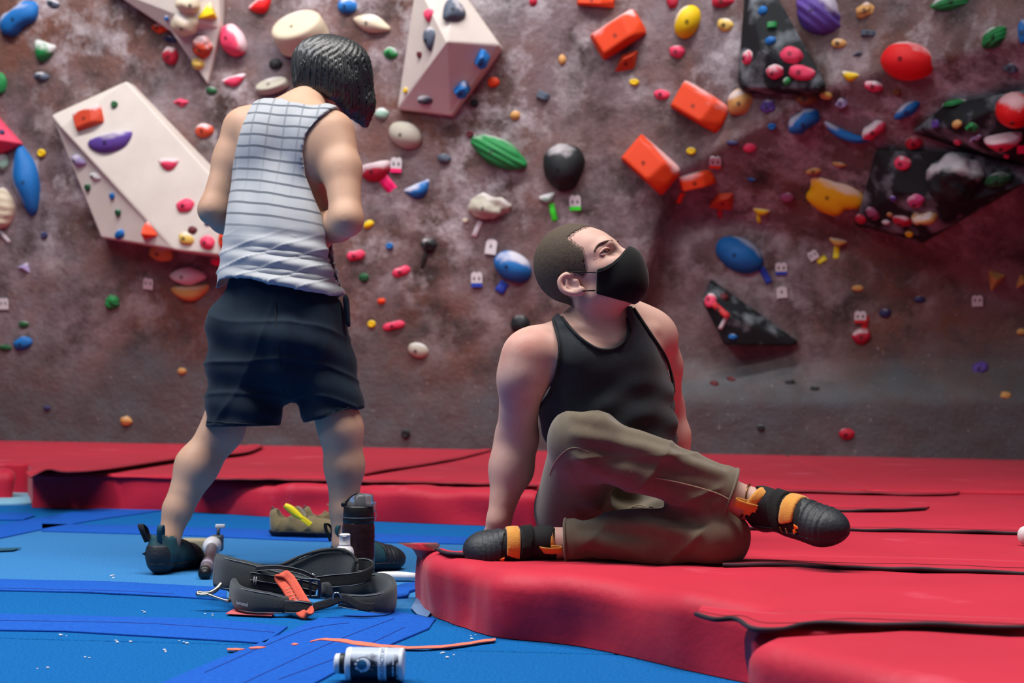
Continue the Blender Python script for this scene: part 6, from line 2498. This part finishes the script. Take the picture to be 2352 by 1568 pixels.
ref = Vector((0, -1, 0.0))
wrap_patch('label', cL, cax, ref, .0308, -2.6, 2.6, hb + .010, cL_ - .008, chalk_label(), ck, 40)
m_lblue = material('label_teal', rgb(10, 92, 134), .5)
m_ldark = material('label_dark_ink', rgb(20, 34, 54), .5)
m_lband = material('label_pale_band', rgb(196, 206, 220), .45)
bx0, bx1 = hb + .0615, hb + .0775
wrap_patch('label_band', cL, cax, ref, .0311, -2.4, 2.4, bx0, bx1, m_lband, ck, 40)
cref = nv(ref - cax * ref.dot(cax))
coth = cax.cross(cref)


def on_cyl(h, s_, r):
    """point h along the bottle, s_ metres round it (down is positive)"""
    a = s_ / r
    return cL + cax * h + (cref * math.cos(a) + coth * math.sin(a)) * r


def disc_patch(name, h, s_, rad, r, mat, n=24, inner=0.0):
    vs, fs = [], []
    k = 5
    for j in range(k + 1):
        q = lerp(inner, 1.0, j / k) * rad
        for i in range(n):
            t = 2 * math.pi * i / n
            vs.append(on_cyl(h + q * math.cos(t), s_ + q * math.sin(t), r))
    for j in range(k):
        for i in range(n):
            fs.append((j * n + i, j * n + (i + 1) % n, (j + 1) * n + (i + 1) % n, (j + 1) * n + i))
    return mesh_obj(name, vs, fs, mat, ck)


def stroke(name, pts, w, r, mat):
    return tube(name, [on_cyl(h, s_, r) for h, s_ in pts], w, mat, ck, 5)


sg = 1 if coth.z < 0 else -1       # so that +s runs downwards
hc, sc_ = hb + .034, -.004 * sg
disc_patch('emblem_palm', hc, sc_, .0150, .0310, m_lband)
disc_patch('emblem_ball', hc - .002, sc_, .0092, .0313, m_lblue)
disc_patch('emblem_ring', hc, sc_, .0152, .0314, m_ldark, inner=.93)
for (dh, ds) in ((-.0100, -.0085), (-.0135, -.0015), (-.0115, .0065), (-.0030, .0120)):
    disc_patch('emblem_fingertip', hc + dh, sc_ + ds * sg, .0034, .0315, m_lband)
    disc_patch('emblem_fingertip_outline', hc + dh, sc_ + ds * sg, .0036, .0317, m_ldark, inner=.82)
for (y0, y1) in ((-.0105, -.0045), (.0075, .0125)):
    stroke('emblem_wrist_line', [(hc + .011, sc_ + y0 * sg), (hc + .018, sc_ + (y0 * .6 + y1 * .4) * sg), (hc + .027, sc_ + y1 * sg if y0 > 0 else sc_ + y1 * sg)], .0005, .0316, m_ldark)
stroke('emblem_wrist_line', [(hc + .017, sc_ + .001 * sg), (hc + .026, sc_ + .003 * sg)], .0004, .0316, m_ldark)


def cyl_text(txt, size, h, s0, r, mat, name, spacing=1.0):
    """lettering wrapped round the bottle, reading upwards"""
    cu = bpy.data.curves.new(name, 'FONT')
    cu.body = txt
    cu.size = size
    cu.space_character = spacing
    cu.align_x = 'CENTER'
    tmp = bpy.data.objects.new(name, cu)
    COL.objects.link(tmp)
    bpy.context.view_layer.update()
    me = bpy.data.meshes.new_from_object(tmp.evaluated_get(bpy.context.evaluated_depsgraph_get()))
    bpy.data.objects.remove(tmp)
    bm = bmesh.new()
    bm.from_mesh(me)
    bmesh.ops.triangulate(bm, faces=bm.faces)
    bmesh.ops.subdivide_edges(bm, edges=[e for e in bm.edges if e.calc_length() > .003], cuts=1)
    for v in bm.verts:
        v.co = on_cyl(h - v.co.y, s0 - v.co.x * sg, r)
    bpy.data.meshes.remove(me)
    return bm_obj(name, bm, mat, ck)


cyl_text('CHALKFACTORY', .0105, bx1 - .0044, -.004 * sg, .0314, material('label_blue_ink', rgb(52, 92, 128), .5), 'lettering', .92)
# two lines of print too small to read: short pale dashes
rp_ = random.Random(5)
for (h_, s0_, s1_) in ((hb + .0885, -.021, .016), (hb + .0965, -.008, .026)):
    q_ = s0_
    while q_ < s1_:
        w_ = .0012 + .0014 * rp_.random()
        ang = sorted((q_ * sg / .0313, (q_ + w_) * sg / .0313))
        wrap_patch('fine_print', cL, cax, ref, .0313, ang[0], ang[1], h_, h_ + .0034, m_lband, ck, 2)
        q_ += w_ + .0007 + (.0022 if rp_.random() < .15 else 0)
# ================================================================== climbing harness and small things
m_pad = material('black_harness_padding', rgb(30, 36, 40), 0.9, rgb(46, 54, 58), 300, 2, 0.3, 0.2, 700, sheen=0.2)
m_web = material('black_webbing', rgb(16, 19, 22), 0.85, rgb(28, 32, 36), 200, 2, 0.3, 0.4, 500)
m_grey_th = material('grey_thread', rgb(122, 130, 136), 0.8)
m_bel = material('orange_red_webbing', rgb(206, 74, 52), 0.8, rgb(222, 96, 72), 160, 2, 0.3, 0.12, 500)
hz = empty('climbing_harness', G(680, 1400, 0), 'black climbing harness with an orange belay loop lying on the blue floor', 'harness')


def band(name, pts, widths, thick, mat, up=(0, .18, 1), n=44, closed=False, parent=None, bulge=.0, edge=True):
    """pts: (px, py, Y); widths in metres at those points"""
    W = [P(*p) for p in pts]
    path = spline(W, n, closed)
    m = len(path)
    widths = [w_ * 1.15 for w_ in widths]
    ws = [float(np.interp(i / (m - 1) * (len(pts) - 1 + (1 if closed else 0)), range(len(pts) + (1 if closed else 0)), list(widths) + ([widths[0]] if closed else []))) for i in range(m)]
    upv = nv(up)
    for i in range(m):                       # nothing sinks into the floor
        low = path[i].z - ws[i] * .5 * upv.z
        if low < .003:
            path[i].z += .003 - low
    o = ribbon(name, path, upv, ws, thick, mat, parent or hz, closed, True, bulge, 6)
    if edge:
        for s in (1, -1):
            tube('edge_stitching', [path[i] + upv * (ws[i] * .44 * s) - Vector((0, thick * (.5 + bulge * .3) + .0006, 0)) for i in range(m)], .0008, m_grey_th, o, 4, closed)
    return o


belt = band('waist_belt', [(496, 1306, 3.70), (520, 1310, 3.76), (580, 1324, 3.80), (640, 1328, 3.82), (690, 1316, 3.82), (740, 1304, 3.80), (785, 1302, 3.77), (815, 1314, 3.72)],
            [.070, .066, .060, .064, .080, .090, .086, .056], .012, m_pad, bulge=.25)
tube('edge_trim', [p for p in spline([P(496, 1275, 3.70), P(560, 1292, 3.78), P(640, 1298, 3.81), P(700, 1274, 3.81), P(765, 1261, 3.78), P(805, 1270, 3.74), P(820, 1292, 3.71)], 40)], .0035, m_web, belt, 8)
belt2 = band('waist_belt_front', [(497, 1308, 3.70), (520, 1316, 3.64), (570, 1324, 3.61), (620, 1334, 3.60), (680, 1346, 3.59), (725, 1352, 3.58)],
             [.074, .074, .066, .056, .048, .040], .012, m_pad, bulge=.2)
band('waist_webbing', [(575, 1322, 3.595), (640, 1332, 3.585), (700, 1342, 3.575), (728, 1350, 3.57)], [.018, .018, .018, .018], .004, m_web, parent=belt2)
band('gear_loop', [(590, 1305, 3.60), (640, 1303, 3.57), (690, 1312, 3.56), (722, 1326, 3.56)], [.010, .010, .010, .010], .008, m_web)
band('tail_webbing', [(716, 1340, 3.60), (760, 1334, 3.62), (820, 1328, 3.66), (852, 1316, 3.72), (856, 1304, 3.78), (838, 1296, 3.80), (812, 1298, 3.78)],
     [.030] * 7, .005, m_web)
loopR = band('leg_loop', [(742, 1356, 3.60), (800, 1350, 3.68), (850, 1342, 3.72), (884, 1346, 3.68), (904, 1366, 3.58), (884, 1382, 3.50), (834, 1384, 3.47), (780, 1378, 3.48)],
             [.034, .044, .050, .056, .060, .048, .034, .028], .013, m_pad, bulge=.2)
band('leg_loop_webbing', [(720, 1394, 3.46), (750, 1386, 3.45), (790, 1374, 3.45), (830, 1392, 3.44), (860, 1394, 3.45)], [.018] * 5, .004, m_web, edge=False)
loopL = band('leg_loop', [(536, 1352, 3.62), (548, 1372, 3.53), (580, 1380, 3.49), (620, 1384, 3.48), (655, 1388, 3.49), (670, 1376, 3.56)],
             [.050, .052, .050, .044, .034, .030], .014, m_pad, bulge=.25)
band('leg_loop_strap', [(655, 1392, 3.48), (690, 1394, 3.46), (715, 1398, 3.46)], [.026, .028, .028], .012, m_web)
band('elastic_strap', [(510, 1330, 3.66), (530, 1352, 3.62), (545, 1368, 3.56)], [.024, .018, .014], .003, m_web, edge=False)
# belay loop
bl = band('belay_loop', [(640, 1326, 3.56), (652, 1318, 3.545), (668, 1330, 3.53), (690, 1366, 3.49), (712, 1404, 3.45), (700, 1412, 3.44), (682, 1396, 3.47), (658, 1352, 3.52)],
          [.019] * 8, .007, m_bel, up=(.85, -.1, .45), n=56, closed=True, edge=False)
for k in range(5):
    a = P(662 + k * 5, 1352 + k * 7, 3.50 - k * .008)
    tube('bar_tack', [a - Vector((.007, .006, 0)), a + Vector((.007, -.006, .003))], .0012, material('pale_red_thread', rgb(232, 150, 120), .8), bl, 5)
# buckle: two bent frames
for (cx, cy, w, h) in ((712, 1350, 40, 36), (724, 1352, 22, 38)):
    pts = [P(cx + w / 2 * sx, cy + h / 2 * sy, 3.555) for sx, sy in ((-1, -1), (-.6, -1.12), (.6, -1.06), (1, -.8), (1, .8), (.6, 1.06), (-.6, 1.0), (-1, .8))]
    tube('buckle', spline(pts, 40, True), .0032, material('blackened_steel', rgb(80, 88, 98), .3, metal=.9), hz, 8, True)
sm = [P(772 + dx, 1374 + dy, 3.45) for dx, dy in ((-6, -10), (6, -12), (14, 4), (12, 10), (-4, 6))]
tube('small_buckle', spline(sm, 24, True), .0018, m_steel, hz, 6, True)
tube('keeper_ring', spline([P(718 + 8 * math.cos(t), 1327 + 9 * math.sin(t), 3.56) for t in np.linspace(0, 2 * math.pi, 9)[:-1]], 20, True), .0016, m_steel, hz, 6, True)
# brand lettering on the left leg loop (only the end of the word shows)
cu = bpy.data.curves.new('lettering', 'FONT')
cu.body = 'iamond'
cu.size = .0125
tmp = bpy.data.objects.new('lettering', cu)
COL.objects.link(tmp)
bpy.context.view_layer.update()
tme = bpy.data.meshes.new_from_object(tmp.evaluated_get(bpy.context.evaluated_depsgraph_get()))
bpy.data.objects.remove(tmp)
lo_ = P(543, 1386, 3.485)
lx, lz = nv(P(564, 1391, 3.470) - lo_), Vector((0, .18, 1)).normalized()
for v in tme.vertices:
    q = v.co.copy()
    v.co = lo_ + lx * q.x + lz * q.y - Vector((0, .004, 0))
link_mesh('lettering', tme, material('pale_print', rgb(186, 190, 194), .7), loopL, False)
for dx in (0, 5):
    ribbon('bar_label', [P(584 + dx, 1324, 3.586), P(583 + dx, 1334, 3.583), P(582 + dx, 1343, 3.580)], Vector((1, 0, 0)), .0028, .001, m_grey_th, belt2)
# wire-gate carabiner hanging out at the left
cbn = empty('carabiner', P(490, 1365, 3.55), 'bent steel carabiner sticking out left of the harness', 'carabiner')
tube('hook', spline([P(508, 1340, 3.60), P(498, 1352, 3.585), P(484, 1361, 3.575), P(466, 1363, 3.57), P(456, 1361, 3.57), P(457, 1366, 3.565), P(480, 1366, 3.56)], 30), .0062, m_steel, cbn, 10)
tube('gate_wire', spline([P(478, 1366, 3.56), P(500, 1374, 3.56), P(520, 1380, 3.56), P(530, 1377, 3.57), P(526, 1372, 3.58)], 24), .0046, m_steel, cbn, 8)
tube('spine', spline([P(508, 1340, 3.60), P(505, 1350, 3.602), P(494, 1360, 3.60)], 10), .0022, m_steel, cbn, 8)

# ---- white tube, tapes, scraps
tb = G(862, 1338, 0) + Vector((0, .04, .016))
te = G(956, 1346, 0) + Vector((0, .10, .014))
wt_ = lathe('plastic_tube', [(.006, 0), (.010, .003), (.012, .02), (.014, .06), (.013, .09), (.010, (te - tb).length)], tb, te - tb, m_wplast, None, 20)
recenter(wt_)
tag(wt_, 'white tapered plastic tube lying between harness and red mat', 'tube')


def ground_tape(pts, mat, label, name='tape_scrap', z=0.0060, cat='tape', group='tape scraps on the floor', n=0):
    """a thin piece lying on the floor, given by its outline"""
    q = [G(x, y, z) for x, y in pts]
    k = len(q)
    vs = [v + Vector((0, 0, .0008 + .0006 * math.sin(i * 2.1))) for i, v in enumerate(q)] + [v - Vector((0, 0, .0012)) for v in q]
    fs = [tuple(range(k)), tuple(range(2 * k - 1, k - 1, -1))] + [(i, (i + 1) % k, (i + 1) % k + k, i + k) for i in range(k)]
    bm = bmesh.new()
    bv = [bm.verts.new(v) for v in vs]
    for f in fs:
        bm.faces.new([bv[i] for i in f])
    bmesh.ops.triangulate(bm, faces=[f for f in bm.faces if len(f.verts) > 4])
    bmesh.ops.recalc_face_normals(bm, faces=bm.faces)
    o = bm_obj(name, bm, mat)
    recenter(o)
    return tag(o, label, cat, group)


def strip_outline(px, w):
    """outline of a ribbon lying on the floor along px points, w px thick at each"""
    c = spline([Vector((x, y, 0)) for x, y in px], 24)
    n = len(c)
    ww = [float(np.interp(i / (n - 1) * (len(w) - 1), range(len(w)), w)) / 2 for i in range(n)]
    return [(c[i].x, c[i].y - ww[i]) for i in range(n)] + [(c[i].x, c[i].y + ww[i]) for i in range(n - 1, -1, -1)]


m_salmon = material('salmon_tape', rgb(240, 116, 92), 0.6)
m_coral = material('coral_paper', rgb(206, 92, 96), 0.7)
ground_tape(strip_outline([(712, 1474), (735, 1468), (780, 1470), (830, 1478), (895, 1484), (960, 1487), (1040, 1482), (1100, 1473), (1138, 1468)], [1, 3, 7, 9, 5, 5, 5, 5, 5]), m_salmon,
            'long curved salmon tape strip in front of the chalk bottle')
ground_tape([(521, 1489), (545, 1489), (563, 1490), (548, 1493), (523, 1493)], m_salmon, 'short salmon tape scrap left of the diagonal strip')
ground_tape([(572, 1487), (592, 1485), (612, 1485), (596, 1489), (574, 1490)], m_salmon, 'short salmon tape scrap nearest the diagonal strip')
ground_tape([(668, 1480), (676, 1477), (686, 1478), (678, 1481)], m_salmon, 'tiny salmon tape scrap on the diagonal strip')
ground_tape([(518, 1409), (536, 1399), (560, 1402), (632, 1407), (624, 1414), (560, 1411)], m_coral, 'coral paper scrap under the left of the harness')
ground_tape([(944, 1396), (958, 1372), (972, 1370), (1004, 1388), (982, 1417), (958, 1410)], material('grey_blue_felt', rgb(92, 124, 166), .9), 'grey blue felt square beside the red mat corner', cat='felt')
ground_tape([(345, 1163), (372, 1155), (384, 1158), (360, 1166)], m_salmon, 'pink tape scrap at the far mat behind the bent leg')
ground_tape([(-10, 1259), (20, 1258), (50, 1257), (30, 1263), (-10, 1265)], material('dark_teal_tape', rgb(8, 78, 104), .6), 'dark teal tape scrap at the left edge')
o = ground_tape(strip_outline([(858, 1318), (900, 1318), (955, 1319)], [3, 3, 3]), material('pink_line_tape', rgb(196, 96, 150), .6), 'thin pink tape line behind the white tube')
fl_ = slab('seam_strip', px_outline([(900, 1376), (912, 1350), (930, 1344), (958, 1342), (962, 1356), (940, 1362), (934, 1374)]), .0005, .008, m_strip, None, .002, 2, .006, .03, 4)
recenter(fl_)
tag(fl_, 'torn blue fabric strip end beside the red mat corner', 'seam strip', 'blue fabric strips over the carpet seams')
f2_ = slab('seam_strip', px_outline([(-30, 1196), (20, 1196), (52, 1196), (80, 1187), (60, 1181), (-30, 1182)]), .0005, .008, m_strip, None, .002, 2, .004, .03, 8)
recenter(f2_)
tag(f2_, 'short blue fabric flap at the left edge below the far left mat', 'seam strip', 'blue fabric strips over the carpet seams')
cb_ = P(2356, 1268, 3.9)
cb_.z = ZM + .028
v_, q_ = polygonise(s_ell(cb_, ((1, 0, 0), (0, 1, 0), (0, 0, 1)), (.022, .022, .026)), V3(cb_) - .04, V3(cb_) + .04, .006)
ball = np_mesh('chalk_ball', v_, q_, material('white_chalk_cloth', rgb(214, 210, 212), .9, bump=.3, bscale=300))
recenter(ball)
tag(ball, 'white chalk ball cut off by the right edge on the red mats', 'chalk ball')

# chalk crumbs on the carpet
rc_ = random.Random(11)
bm = bmesh.new()
spots = [(38, 1423, 5), (22, 1443, 3), (150, 1458, 3), (270, 1474, 4), (385, 1446, 3), (422, 1476, 4), (375, 1492, 3), (330, 1404, 2), (258, 1324, 3), (436, 1348, 2), (478, 1412, 3), (1078, 1462, 3), (1020, 1502, 5),
         (560, 1498, 2), (700, 1398, 2), (200, 1510, 2), (90, 1540, 2), (480, 1466, 2)]
for (x, y, n) in spots:
    for k in range(n):
        c = G(x + rc_.gauss(0, 9), y + rc_.gauss(0, 3.5), .001)
        r = .0012 + .0018 * rc_.random()
        mtx = Matrix.Translation(c + Vector((0, 0, r * .4))) @ Matrix.Diagonal((r * 1.6, r * 1.2, r * .7, 1))
        bmesh.ops.create_icosphere(bm, subdivisions=1, radius=1, matrix=mtx)
cr_ = bm_obj('chalk_crumbs', bm, material('white_chalk', rgb(226, 224, 226), .95))
tag(cr_, 'white chalk crumbs scattered on the blue carpet', 'chalk', kind='stuff')
bpy.context.view_layer.update()
